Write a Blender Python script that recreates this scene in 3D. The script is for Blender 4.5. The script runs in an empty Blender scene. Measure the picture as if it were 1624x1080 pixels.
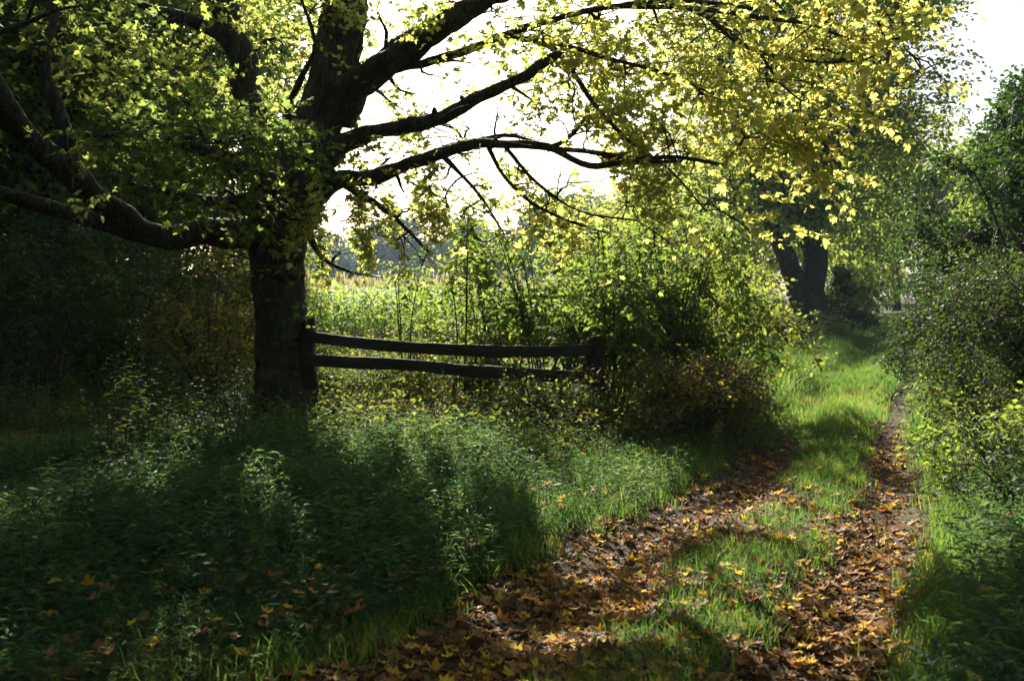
import bpy, math, random
import numpy as np
from mathutils import Vector

scene = bpy.context.scene
# ------------------------------------------------------------------ camera
F = 1579.0                              # focal length in pixels of the 1624 px wide photograph
PITCH = math.atan(70 / F)
EYE = 1.6
cp, sp = math.cos(PITCH), math.sin(PITCH)
cam_data = bpy.data.cameras.new("camera")
cam_data.sensor_width = 36.0
cam_data.lens = 36.0 * F / 1624
cam_data.clip_start = 0.05
cam_data.clip_end = 2000
cam_data.dof.use_dof = True
cam_data.dof.focus_distance = 10.5
cam_data.dof.aperture_fstop = 3.2
cam = bpy.data.objects.new("camera", cam_data)
cam.location = (0, 0, EYE)
cam.rotation_euler = (math.pi / 2 - PITCH, 0, 0)
scene.collection.objects.link(cam)
scene.camera = cam
# ------------------------------------------------------------------ light
SUN_EL, SUN_AZ = math.radians(30), math.radians(-12)     # azimuth measured clockwise from +Y
SUN = np.array([math.sin(SUN_AZ) * math.cos(SUN_EL), math.cos(SUN_AZ) * math.cos(SUN_EL), math.sin(SUN_EL)])
world = bpy.data.worlds.new("World")
scene.world = world
world.use_nodes = True
wn = world.node_tree.nodes
bg = wn["Background"]
sky = wn.new("ShaderNodeTexSky")
sky.sky_type = 'NISHITA'
sky.sun_disc = False
sky.sun_elevation = SUN_EL
sky.sun_rotation = SUN_AZ
sky.air_density = 1.0
sky.dust_density = 3.0
sky.ozone_density = 1.0
world.node_tree.links.new(sky.outputs[0], bg.inputs[0])
bg.inputs[1].default_value = 0.05
sun_data = bpy.data.lights.new("sun", 'SUN')
sun_data.energy = 5.0
sun_data.angle = math.radians(0.5)
sun_data.color = (1.0, 0.91, 0.74)
sun = bpy.data.objects.new("sun", sun_data)
sun.rotation_euler = Vector(SUN).to_track_quat('Z', 'Y').to_euler()
sun.location = (0, 0, 40)
scene.collection.objects.link(sun)
vs = scene.view_settings
vs.view_transform = 'Standard'
vs.look = 'None'
vs.exposure = 2.05
vs.gamma = 1.0
vs.use_curve_mapping = False
cy = scene.cycles
cy.use_denoising = True
cy.max_bounces = 8
cy.diffuse_bounces = 3
cy.glossy_bounces = 2
cy.transmission_bounces = 5
cy.volume_bounces = 0
cy.sample_clamp_indirect = 4.0

# ------------------------------------------------------------------ helpers
def at(px, py, Y):
    """World point at depth Y seen at pixel (px, py) of the photograph."""
    u, v = (px - 812) / F, (540 - py) / F
    s = Y / (cp + v * sp)
    return np.array([u * s, Y, EYE + (-sp + v * cp) * s])

def to_px(P):
    P = np.asarray(P, float)
    y, z = P[..., 1], P[..., 2] - EYE
    d = np.maximum(y * cp - z * sp, 1e-3)
    return 812 + F * P[..., 0] / d, 540 - F * (y * sp + z * cp) / d

def smooth(a, b, x):
    t = np.clip((x - a) / (b - a), 0, 1)
    return t * t * (3 - 2 * t)

_noise_rng = np.random.default_rng(5)
_NK = _noise_rng.normal(size=(24, 3)); _NK /= np.linalg.norm(_NK, axis=1)[:, None]
_NP = _noise_rng.uniform(0, 6.28, 24)
def noise3(P, freq, k=0):
    """Smooth pseudo-noise around 0, about -1..1."""
    P = np.asarray(P, float)
    out = 0
    for i in range(8):
        j = (i + k * 5) % 24
        out = out + np.sin(P @ _NK[j] * freq * (0.7 + 0.13 * i) * 2.2 + _NP[j] + k)
    return out / 3.2

# ruts of the two-track path, ground plan (metres)
RUT_A = np.array([(-3.0, 2.2), (-1.3, 3.3), (-.2, 4.3), (.15, 4.95), (.40, 5.5), (.70, 6.2), (1.18, 7.0), (1.96, 8.4), (3.26, 11.5), (4.26, 13.96), (5.98, 18.3), (7.98, 22.8), (12.0, 33), (18.5, 50), (33, 90), (70, 200)])
RUT_B = np.array([(-.4, 1.5), (.6, 3.0), (1.48, 4.51), (1.94, 5.5), (2.48, 6.65), (3.14, 8.15), (4.16, 11.0), (5.05, 13.2), (6.5, 16.7), (8.1, 20.3), (10.3, 25.5), (13.2, 32.5), (19.7, 49.4), (34.3, 89.5), (71.4, 199.5)])
def dist_poly(x, y, poly):
    best = np.full(np.shape(x), 1e9); side = np.zeros(np.shape(x))
    for (ax, ay), (bx, by) in zip(poly[:-1], poly[1:]):
        ex, ey = bx - ax, by - ay
        t = np.clip(((x - ax) * ex + (y - ay) * ey) / (ex * ex + ey * ey), 0, 1)
        d = np.hypot(x - ax - t * ex, y - ay - t * ey)
        cr = np.sign(ex * (y - ay) - ey * (x - ax))
        m = d < best
        best = np.where(m, d, best); side = np.where(m, cr, side)
    return best, side                    # side +1: to the left of the direction of travel
def ruts(x, y):
    da, sa = dist_poly(x, y, RUT_A); db, sb = dist_poly(x, y, RUT_B)
    return da * sa, db * sb              # left bank: first > 0; right verge: second < 0
def height(x, y):
    x = np.asarray(x, float); y = np.asarray(y, float)
    a, b = ruts(x, y)
    P = np.stack([x, y, 0 * x], -1)
    h = -0.09 * np.exp(-(a / .34) ** 2) - 0.09 * np.exp(-(b / .30) ** 2)
    mid = np.exp(-(((a + b) / 2) / .5) ** 2)
    h = h + .05 * mid + .10 * mid * smooth(10, 14, y) * (1 + np.sin(y * 1.15 + .5)) * (1 - smooth(34, 40, y))
    h = h + .20 * smooth(.4, 2.6, a) * (1 - smooth(20, 40, y)) + .16 * smooth(.3, 1.6, -b)
    h = h + .035 * noise3(P, .9) * smooth(.2, .8, np.minimum(abs(a), abs(b))) + .05 * noise3(P, .25, 1)
    h = h + .014 * np.clip(y - 28, 0, 80)
    return h - .05
def gz(x, y): return float(height(np.array([x]), np.array([y]))[0])

def make_mesh(name, V, faces, mats, parent=None, attrs=None, smooth_shade=False, mat_idx=None):
    me = bpy.data.meshes.new(name)
    V = np.ascontiguousarray(V, np.float32)
    faces = [np.asarray(f, np.int32) for f in faces if len(f)]
    tot = np.concatenate([np.full(len(f), f.shape[1], np.int32) for f in faces])
    loops = np.concatenate([f.ravel() for f in faces])
    start = np.concatenate([[0], np.cumsum(tot)[:-1]]).astype(np.int32)
    me.vertices.add(len(V)); me.vertices.foreach_set("co", V.ravel())
    me.loops.add(len(loops)); me.loops.foreach_set("vertex_index", loops)
    me.polygons.add(len(tot)); me.polygons.foreach_set("loop_start", start); me.polygons.foreach_set("loop_total", tot)
    if mat_idx is not None: me.polygons.foreach_set("material_index", np.asarray(mat_idx, np.int32))
    if smooth_shade: me.polygons.foreach_set("use_smooth", np.ones(len(tot), bool))
    me.update(calc_edges=True)
    for k, arr in (attrs or {}).items():
        at_ = me.attributes.new(k, 'FLOAT', 'POINT'); at_.data.foreach_set("value", np.asarray(arr, np.float32))
    for m in (mats if isinstance(mats, (list, tuple)) else [mats]): me.materials.append(m)
    o = bpy.data.objects.new(name, me); scene.collection.objects.link(o)
    if parent is not None: o.parent = parent
    return o

class Geo:
    """Gathers vertices and faces for one mesh."""
    def __init__(s): s.V = []; s.F = {}; s.A = []; s.n = 0
    def add(s, V, faces, tint=0.5):
        V = np.asarray(V, float).reshape(-1, 3)
        for f in faces:
            f = np.asarray(f, int)
            if len(f): s.F.setdefault(f.shape[1], []).append(f + s.n)
        s.V.append(V); s.A.append(np.broadcast_to(np.asarray(tint, float), (len(V),)).copy()); s.n += len(V)
    def obj(s, name, mat, parent=None, origin=(0, 0, 0), smooth_shade=False):
        V = np.concatenate(s.V) - np.asarray(origin)
        return make_mesh(name, V, [np.concatenate(f) for f in s.F.values()], mat, parent, {"tint": np.concatenate(s.A)}, smooth_shade)

def tag(o, label=None, cat=None, group=None, kind=None):
    if label: o["label"] = label
    if cat: o["category"] = cat
    if group: o["group"] = group
    if kind: o["kind"] = kind
    return o
def empty(name, loc, rz=0):
    o = bpy.data.objects.new(name, None); scene.collection.objects.link(o)
    o.location = loc; o.rotation_euler = (0, 0, rz); o.empty_display_size = .3
    return o
def copy_tree(o, parent=None):
    c = o.copy(); scene.collection.objects.link(c)
    if parent is not None: c.parent = parent
    for ch in list(o.children): copy_tree(ch, c)
    return c

def catmull(pts, rad, step):
    pts = np.asarray(pts, float); rad = np.asarray(rad, float)
    P = np.vstack([2 * pts[0] - pts[1], pts, 2 * pts[-1] - pts[-2]])
    out, ro = [], []
    for i in range(len(pts) - 1):
        p0, p1, p2, p3 = P[i:i + 4]
        n = max(2, int(np.linalg.norm(p2 - p1) / step))
        for t in np.arange(n) / n:
            out.append(.5 * (2 * p1 + (p2 - p0) * t + (2 * p0 - 5 * p1 + 4 * p2 - p3) * t * t + (3 * p1 - p0 - 3 * p2 + p3) * t ** 3))
            ro.append(rad[i] * (1 - t) + rad[i + 1] * t)
    out.append(pts[-1]); ro.append(rad[-1])
    return np.array(out), np.array(ro)

def tube(geo, pts, rad, sides=10, rough=0.0, wob=0.0, rng=None, tint=.5, cap=True, ridges=0.0):
    pts = np.asarray(pts, float); rad = np.asarray(rad, float)
    n = len(pts)
    if wob and rng is not None and n > 3:
        w = rng.normal(size=(n, 3)) * wob; w[0] = w[-1] = 0
        w[1:-1] = (w[:-2] + w[1:-1] * 2 + w[2:]) / 4
        pts = pts + w * rad[:, None]
    T = np.gradient(pts, axis=0); T /= np.linalg.norm(T, axis=1)[:, None] + 1e-9
    ref = np.array([0, 0, 1.0]) if abs(T[0][2]) < .8 else np.array([1.0, 0, 0])
    N = np.cross(T[0], ref); N /= np.linalg.norm(N)
    ang = np.arange(sides) / sides * 2 * np.pi
    rings = []
    for i in range(n):
        N = N - T[i] * (N @ T[i]); N /= np.linalg.norm(N) + 1e-9
        B = np.cross(T[i], N)
        rings.append(pts[i] + rad[i] * (np.cos(ang)[:, None] * N + np.sin(ang)[:, None] * B))
    V = np.array(rings)
    if rough or ridges:
        C = pts[:, None, :]
        off = V - C
        amp = 1 + rough * noise3(V, 3.0, 2) + rough * .6 * noise3(V, 9.0, 3)
        if ridges:
            hgt = np.linspace(0, 1, n)[:, None] * n
            for k_, m_ in ((11, .5), (17, .35), (7, .3)):
                amp = amp + ridges * m_ * np.sin(ang[None] * k_ + 1.6 * np.sin(hgt * .23 + k_) + .6 * np.sin(hgt * .71 + ang[None] * 3))
        V = C + off * amp[..., None]
    idx = np.arange(n * sides).reshape(n, sides)
    q = np.stack([idx[:-1], np.roll(idx[:-1], -1, 1), np.roll(idx[1:], -1, 1), idx[1:]], -1).reshape(-1, 4)
    V = V.reshape(-1, 3); faces = [q]
    if cap:
        V = np.vstack([V, pts[-1] + T[-1] * rad[-1] * .3])
        faces.append(np.stack([idx[-1], np.roll(idx[-1], -1), np.full(sides, n * sides)], -1))
    geo.add(V, faces, tint)

def unit(v): return v / (np.linalg.norm(v, axis=-1, keepdims=True) + 1e-9)

def scatter(geo, tmpl, P, X, N, S, tint, wide=None):
    """Copies of a leaf template: base P, axis X, normal N, size S."""
    Vt, Ft = tmpl
    X = unit(X); Z = unit(N - X * np.sum(N * X, -1, keepdims=True)); Yv = np.cross(Z, X)
    S = np.broadcast_to(np.asarray(S, float), (len(P),))
    w = np.ones(len(P)) if wide is None else wide
    V = P[:, None] + S[:, None, None] * (Vt[None, :, 0:1] * X[:, None] + Vt[None, :, 1:2] * Yv[:, None] * w[:, None, None] + Vt[None, :, 2:3] * Z[:, None])
    k = len(Vt); base = (np.arange(len(P)) * k)[:, None, None]
    geo.add(V.reshape(-1, 3), [(f[None] + base).reshape(-1, f.shape[1]) for f in Ft], np.repeat(np.broadcast_to(tint, (len(P),)), k))

def T_maple():
    half = [(-.06, .17, 0), (.06, .46, -.09), (.25, .25, .02), (.60, .56, -.12), (.56, .22, .02), (.76, .20, -.02)]
    mid = [(0, 0, 0), (.32, 0, -.02), (1.0, 0, -.16)]
    V = mid + half + [(x, -y, z) for x, y, z in half]
    f = []
    for o, flip in ((3, 0), (9, 1)):
        a = [(0, o, o + 1), (0, o + 1, o + 2), (0, o + 2, 1), (1, o + 2, o + 3), (1, o + 3, o + 4), (1, o + 4, o + 5), (1, o + 5, 2)]
        f += [t[::-1] for t in a] if not flip else a
    return np.array(V, float), [np.array(f)]
def T_maple_curl(c):
    V, f = T_maple(); V = V.copy()
    V[:, 2] = c * ((V[:, 0] - .4) ** 2 * 1.3 + V[:, 1] ** 2 * 1.4) + .12 * c * np.sin(V[:, 0] * 7 + V[:, 1] * 9)
    return V, f
def T_oval(w=.26, droop=.12):
    V = [(0, 0, 0), (.5, 0, -.03), (1, 0, -droop), (.28, w, .04), (.68, w * .8, .01), (.28, -w, .04), (.68, -w * .8, .01)]
    f = [(0, 1, 3), (1, 4, 3), (1, 2, 4), (0, 5, 1), (1, 5, 6), (1, 6, 2)]
    return np.array(V, float), [np.array(f)]
def T_simple(w=.33):
    V = [(0, 0, 0), (.45, w, .05), (1, 0, -.1), (.45, -w, .05)]
    return np.array(V, float), [np.array([(0, 2, 1), (0, 3, 2)])]
def T_clump(seed, n=5):
    """A few leaves on one point, for far crowns."""
    r = np.random.default_rng(seed); g = Geo()
    X = unit(r.normal(size=(n, 3))); P = r.normal(size=(n, 3)) * .45
    scatter(g, T_simple(.4), P, X, r.normal(size=(n, 3)) * .7 + (0, 0, 1), r.uniform(.5, .9, n), .5)
    return np.concatenate(g.V), [np.concatenate(f) for f in g.F.values()]
MAPLE = [T_maple(), T_maple_curl(.35), T_maple_curl(-.55), T_maple_curl(-.25), T_maple_curl(.7)]
OVAL, LANCE, SIMPLE = T_oval(), T_oval(.12, .3), T_simple()

def twigs_and_leaves(leaf_geo, wood_geo, P, D, L, K, rng, tmpl, size, tint, droop=.25, flat=.5, keep=None, twig_r=.004, curl=.35, side_f=.9):
    """Twigs at P along D of length L, K leaves on each in two rows."""
    N = len(P)
    if N == 0: return
    D = unit(D); L = np.broadcast_to(L, (N,)); size = np.broadcast_to(size, (N,)); tint = np.broadcast_to(tint, (N,))
    t = np.clip(np.linspace(.12, 1, K)[None] + rng.normal(size=(N, K)) * .05, .05, 1.02)
    pos = P[:, None] + D[:, None] * (L[:, None] * t)[..., None]
    pos[..., 2] -= droop * .5 * L[:, None] * t * t
    side = unit(np.cross(D, np.array([0, 0, 1.0]) + rng.normal(size=(N, 3)) * .25))
    sgn = np.where(np.arange(K) % 2 == 0, 1., -1.)[None, :, None]
    ax = D[:, None] * .55 + side[:, None] * sgn * side_f + rng.normal(size=(N, K, 3)) * curl
    ax[..., 2] -= droop
    pos = pos + unit(ax) * (size[:, None, None] * .3)
    nrm = np.array([0, 0, 1.0]) + rng.normal(size=(N, K, 3)) * flat
    s = size[:, None] * rng.uniform(.6, 1.2, (N, K))
    tt = np.clip(tint[:, None] + rng.normal(size=(N, K)) * .13, 0, 1)
    pos, ax, nrm, s, tt = pos.reshape(-1, 3), ax.reshape(-1, 3), nrm.reshape(-1, 3), s.ravel(), tt.ravel()
    if keep is not None:
        m = keep(pos); pos, ax, nrm, s, tt = pos[m], ax[m], nrm[m], s[m], tt[m]
    tm = tmpl if isinstance(tmpl, list) else [tmpl]
    gi = rng.integers(0, len(tm), len(pos)); wd = rng.uniform(.75, 1.15, len(pos))
    for q_ in range(len(tm)):
        m = gi == q_
        if m.any(): scatter(leaf_geo, tm[q_], pos[m], ax[m], nrm[m], s[m], tt[m], wd[m])
    if wood_geo is not None:
        if keep is not None:
            m = keep(P + D * L[:, None] * .5); P, D, L, side = P[m], D[m], L[m], side[m]; N = len(P)
            if N == 0: return
        E = P + D * L[:, None]; E[:, 2] -= droop * .5 * L
        M = P + D * L[:, None] * .5; M[:, 2] -= droop * .125 * L
        up = np.cross(side, D)
        rings = []
        for C, r in ((P, twig_r), (M, twig_r * .7), (E, twig_r * .35)):
            for k in range(3):
                a = k * 2.0944
                rings.append(C + r * (math.cos(a) * side + math.sin(a) * up))
        V = np.stack(rings, 1)
        q = np.array([[r * 3 + k, r * 3 + (k + 1) % 3, r * 3 + 3 + (k + 1) % 3, r * 3 + 3 + k] for r in range(2) for k in range(3)])
        wood_geo.add(V.reshape(-1, 3), [(q[None] + (np.arange(N) * 9)[:, None, None]).reshape(-1, 4)], .5)

def ball(rng, n, shell=.6):
    d = unit(rng.normal(size=(n, 3)))
    return d * (rng.uniform(0, 1, n) ** (1 / (3 * (1 + shell))))[:, None]

# ------------------------------------------------------------------ materials
def new_mat(name):
    m = bpy.data.materials.new(name); m.use_nodes = True
    nt = m.node_tree; nt.nodes.clear()
    out = nt.nodes.new("ShaderNodeOutputMaterial")
    return m, nt, out
def ramp(nt, stops, fac):
    r = nt.nodes.new("ShaderNodeValToRGB"); e = r.color_ramp.elements
    while len(e) < len(stops): e.new(.5)
    for el, (p, c) in zip(e, stops): el.position = p; el.color = (*c, 1)
    nt.links.new(fac, r.inputs[0]); return r.outputs[0]
def leaf_mat(name, stops, tstops, trans=.5, rough=.68, spec=.14):
    m, nt, out = new_mat(name)
    a = nt.nodes.new("ShaderNodeAttribute"); a.attribute_name = "tint"
    p = nt.nodes.new("ShaderNodeBsdfPrincipled"); p.inputs["Roughness"].default_value = rough
    p.inputs["Specular IOR Level"].default_value = spec
    nt.links.new(ramp(nt, stops, a.outputs["Fac"]), p.inputs["Base Color"])
    t = nt.nodes.new("ShaderNodeBsdfTranslucent")
    nt.links.new(ramp(nt, tstops, a.outputs["Fac"]), t.inputs["Color"])
    mx = nt.nodes.new("ShaderNodeMixShader"); mx.inputs[0].default_value = trans
    nt.links.new(p.outputs[0], mx.inputs[1]); nt.links.new(t.outputs[0], mx.inputs[2])
    nt.links.new(mx.outputs[0], out.inputs[0])
    return m
def noise_mat(name, stops, scale=(6, 6, 6), detail=6, rough=.9, bump=.5, bump_dist=.02, spec=.2, second=None):
    m, nt, out = new_mat(name)
    tc = nt.nodes.new("ShaderNodeTexCoord"); mp = nt.nodes.new("ShaderNodeMapping"); mp.inputs["Scale"].default_value = scale
    nt.links.new(tc.outputs["Object"], mp.inputs[0])
    n = nt.nodes.new("ShaderNodeTexNoise"); n.inputs["Scale"].default_value = 1; n.inputs["Detail"].default_value = detail; n.inputs["Roughness"].default_value = .65
    nt.links.new(mp.outputs[0], n.inputs["Vector"])
    p = nt.nodes.new("ShaderNodeBsdfPrincipled"); p.inputs["Roughness"].default_value = rough; p.inputs["Specular IOR Level"].default_value = spec
    nt.links.new(ramp(nt, stops, n.outputs["Fac"]), p.inputs["Base Color"])
    b = nt.nodes.new("ShaderNodeBump"); b.inputs["Strength"].default_value = bump; b.inputs["Distance"].default_value = bump_dist
    nt.links.new(n.outputs["Fac"], b.inputs["Height"]); nt.links.new(b.outputs[0], p.inputs["Normal"])
    nt.links.new(p.outputs[0], out.inputs[0])
    return m

M_maple = leaf_mat("maple_leaf", [(0, (.030, .060, .022)), (.45, (.060, .085, .022)), (.75, (.16, .14, .022)), (1, (.26, .13, .02))],
                   [(0, (.12, .20, .035)), (.35, (.50, .57, .12)), (.68, (.76, .70, .18)), (1, (.80, .45, .04))], .60)
M_green = leaf_mat("green_leaf", [(0, (.022, .06, .022)), (.6, (.045, .09, .022)), (1, (.12, .13, .03))],
                   [(0, (.14, .26, .04)), (.6, (.36, .44, .05)), (1, (.58, .52, .07))], .45)
M_pale = leaf_mat("pale_leaf", [(0, (.05, .10, .03)), (1, (.11, .15, .05))], [(0, (.28, .42, .07)), (1, (.55, .60, .12))], .5)
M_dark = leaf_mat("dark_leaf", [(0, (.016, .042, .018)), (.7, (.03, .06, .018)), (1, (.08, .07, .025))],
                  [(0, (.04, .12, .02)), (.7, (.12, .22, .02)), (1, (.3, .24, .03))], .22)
M_bramble = leaf_mat("bramble_leaf", [(0, (.028, .055, .020)), (.5, (.06, .075, .022)), (.8, (.11, .07, .03)), (1, (.13, .04, .03))],
                     [(0, (.12, .24, .03)), (.5, (.34, .38, .04)), (.8, (.45, .26, .04)), (1, (.4, .07, .03))], .42)
M_grass = leaf_mat("grass_blade", [(0, (.022, .065, .016)), (.6, (.040, .090, .020)), (1, (.15, .14, .05))],
                   [(0, (.10, .26, .04)), (.6, (.23, .40, .05)), (1, (.55, .48, .12))], .42, .68)
M_stilt = leaf_mat("stilt_grass", [(0, (.011, .044, .029)), (.6, (.024, .064, .030)), (1, (.11, .11, .03))],
                   [(0, (.06, .17, .065)), (.6, (.22, .34, .08)), (1, (.55, .48, .08))], .34, .68)
M_corn = leaf_mat("corn_leaf", [(0, (.06, .13, .03)), (.6, (.10, .17, .04)), (.85, (.16, .18, .08)), (1, (.17, .17, .10))],
                  [(0, (.25, .48, .05)), (.6, (.45, .6, .08)), (.85, (.38, .40, .14)), (1, (.34, .32, .18))], .5)
M_litter = leaf_mat("fallen_leaf", [(0, (.06, .030, .016)), (.35, (.17, .085, .038)), (.6, (.32, .19, .085)), (.75, (.32, .12, .03)), (.86, (.52, .30, .04)), (1, (.62, .48, .07))],
                    [(0, (.04, .02, .01)), (.35, (.15, .08, .03)), (.6, (.25, .15, .07)), (.75, (.4, .13, .02)), (.86, (.6, .34, .03)), (1, (.7, .55, .05))], .34, .65, .12)
M_weed = leaf_mat("weed_leaf", [(0, (.035, .07, .03)), (.6, (.06, .10, .045)), (1, (.16, .15, .06))],
                  [(0, (.14, .27, .05)), (.6, (.30, .42, .07)), (1, (.55, .5, .12))], .22, .78, .05)
M_pink = leaf_mat("crimson_leaf", [(0, (.35, .02, .05)), (1, (.5, .03, .10))], [(0, (.6, .03, .08)), (1, (.7, .06, .16))], .5)
M_twig = noise_mat("twig_bark", [(.3, (.03, .024, .018)), (.7, (.09, .07, .05))], (20, 20, 20), 3, .85, .2, .005)

def bark_mat(name, dark, mid, lichen, sc=1.0):
    m, nt, out = new_mat(name)
    L = nt.links.new
    tc = nt.nodes.new("ShaderNodeTexCoord")
    def mapped(s):
        mp = nt.nodes.new("ShaderNodeMapping"); mp.inputs["Scale"].default_value = s
        L(tc.outputs["Object"], mp.inputs[0]); return mp.outputs[0]
    v = nt.nodes.new("ShaderNodeTexVoronoi"); v.feature = 'DISTANCE_TO_EDGE'; v.inputs["Scale"].default_value = 1
    nz = nt.nodes.new("ShaderNodeTexNoise"); nz.inputs["Scale"].default_value = 5 * sc; nz.inputs["Detail"].default_value = 8
    L(mapped((1, 1, .5)), nz.inputs["Vector"])
    add = nt.nodes.new("ShaderNodeVectorMath"); add.operation = 'MULTIPLY_ADD'
    L(nz.outputs["Color"], add.inputs[0]); add.inputs[1].default_value = (.9, .9, .9); L(mapped((22 * sc, 22 * sc, 4.5 * sc)), add.inputs[2])
    L(add.outputs[0], v.inputs["Vector"])
    c = nt.nodes.new("ShaderNodeMath"); c.operation = 'MULTIPLY_ADD'; L(v.outputs["Distance"], c.inputs[0]); c.inputs[1].default_value = 1.1
    L(nz.outputs["Fac"], c.inputs[2])
    col = ramp(nt, [(.35, dark), (.8, mid), (1, tuple(x * 1.3 for x in mid))], c.outputs[0])
    big = nt.nodes.new("ShaderNodeTexNoise"); big.inputs["Scale"].default_value = 3.2; big.inputs["Detail"].default_value = 7; big.inputs["Roughness"].default_value = .7
    L(mapped((1, 1, 1)), big.inputs["Vector"])
    mr = nt.nodes.new("ShaderNodeMapRange"); mr.inputs["From Min"].default_value = .55; mr.inputs["From Max"].default_value = .72; L(big.outputs["Fac"], mr.inputs["Value"])
    mix = nt.nodes.new("ShaderNodeMix"); mix.data_type = 'RGBA'
    L(mr.outputs[0], mix.inputs["Factor"]); L(col, mix.inputs[6]); mix.inputs[7].default_value = (*lichen, 1)
    p = nt.nodes.new("ShaderNodeBsdfPrincipled"); p.inputs["Roughness"].default_value = .9; p.inputs["Specular IOR Level"].default_value = .2
    L(mix.outputs[2], p.inputs["Base Color"])
    b = nt.nodes.new("ShaderNodeBump"); b.inputs["Strength"].default_value = 1.0; b.inputs["Distance"].default_value = .03
    L(c.outputs[0], b.inputs["Height"]); L(b.outputs[0], p.inputs["Normal"])
    L(p.outputs[0], out.inputs[0])
    return m
M_bark = bark_mat("maple_bark", (.014, .012, .011), (.055, .048, .041), (.09, .10, .08))
M_bark2 = bark_mat("old_bark", (.012, .010, .009), (.045, .038, .032), (.05, .055, .04), .6)
M_wood = noise_mat("weathered_rail", [(.3, (.010, .009, .008)), (.7, (.042, .036, .031))], (4, 40, 40), 6, .85, .6, .01)
M_soil = noise_mat("leafy_soil", [(.3, (.018, .012, .008)), (.6, (.05, .034, .022)), (.8, (.10, .07, .045))], (14, 14, 14), 8, .95, .8, .03)
def ground_mat():
    m, nt, out = new_mat("meadow_ground"); L = nt.links.new
    tc = nt.nodes.new("ShaderNodeTexCoord")
    n = nt.nodes.new("ShaderNodeTexNoise"); n.inputs["Scale"].default_value = 9; n.inputs["Detail"].default_value = 10; n.inputs["Roughness"].default_value = .7
    n2 = nt.nodes.new("ShaderNodeTexNoise"); n2.inputs["Scale"].default_value = .35; n2.inputs["Detail"].default_value = 5
    L(tc.outputs["Object"], n.inputs["Vector"]); L(tc.outputs["Object"], n2.inputs["Vector"])
    ca = ramp(nt, [(.3, (.012, .016, .007)), (.55, (.03, .05, .014)), (.8, (.06, .085, .02))], n.outputs["Fac"])
    cb = ramp(nt, [(.3, (.018, .014, .008)), (.55, (.045, .035, .02)), (.8, (.09, .085, .03))], n.outputs["Fac"])
    mix = nt.nodes.new("ShaderNodeMix"); mix.data_type = 'RGBA'
    L(ramp(nt, [(.42, (0, 0, 0)), (.6, (1, 1, 1))], n2.outputs["Fac"]), mix.inputs["Factor"]); L(ca, mix.inputs[6]); L(cb, mix.inputs[7])
    p = nt.nodes.new("ShaderNodeBsdfPrincipled"); p.inputs["Roughness"].default_value = .95; p.inputs["Specular IOR Level"].default_value = .1
    L(mix.outputs[2], p.inputs["Base Color"])
    b = nt.nodes.new("ShaderNodeBump"); b.inputs["Strength"].default_value = .8; b.inputs["Distance"].default_value = .05
    L(n.outputs["Fac"], b.inputs["Height"]); L(b.outputs[0], p.inputs["Normal"]); L(p.outputs[0], out.inputs[0])
    return m
M_ground = ground_mat()

# ------------------------------------------------------------------ where sunlight reaches the ground (gaps in the canopy)
SUNNY = [  # (px, py, rx, ry) of sunlit patches of ground in the photograph
    (905, 940, 120, 45), (1140, 900, 120, 50), (1200, 850, 90, 40), (1060, 945, 70, 28), (1290, 850, 80, 40), (1120, 930, 120, 40), (1010, 860, 40, 40), (1150, 865, 70, 26), (1290, 900, 90, 50), (1240, 800, 75, 28),
    (1300, 760, 120, 40), (1330, 690, 140, 45), (1250, 700, 60, 50), (1330, 615, 130, 42), (1400, 760, 60, 60), (1480, 720, 70, 50),
    (1540, 830, 75, 60), (1590, 880, 40, 40), (1380, 830, 50, 30), (900, 800, 60, 60), (800, 750, 70, 22), (690, 720, 60, 18), (920, 880, 40, 40), (740, 800, 26, 55), (250, 725, 90, 30), (330, 690, 40, 26),
    (210, 690, 70, 60), (165, 800, 60, 60), (380, 640, 50, 20), (30, 880, 60, 45), (430, 790, 22, 26), (600, 870, 16, 20), (1180, 1000, 60, 20), (1400, 940, 60, 24), (120, 850, 40, 25), (640, 740, 30, 20), (1250, 570, 70, 25), (1400, 545, 70, 20),
]
_sr = np.random.default_rng(41)
for _ in range(40):
    _y = _sr.uniform(690, 870); _w = (_y - 470) / 330
    SUNNY.append((_sr.uniform(20, 560 + (960 - _y) * 1.1), _y, _sr.uniform(14, 30) * _w + 6, _sr.uniform(8, 17) * _w + 4))
def sunny(G):
    px, py = to_px(G)
    m = np.zeros(len(G), bool)
    nz = .22 * noise3(G, 2.6, 1)
    for cx, cy_, rx, ry in SUNNY:
        m |= ((px - cx) / rx) ** 2 + ((py - cy_) / ry) ** 2 < 1 + nz * 2
    return m & (G[:, 1] > 2)
def gap(P, loss=.985):
    """Keep mask: twigs and leaves are missing where sun comes through."""
    t = (P[:, 2] - .15) / SUN[2]
    G = P - SUN[None] * t[:, None]
    G[:, 2] = .15
    rn = np.abs(np.sin(P @ np.array([12.9898, 78.233, 37.719])) * 43758.5453) % 1
    return ~(sunny(G) & (rn < loss))

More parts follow.
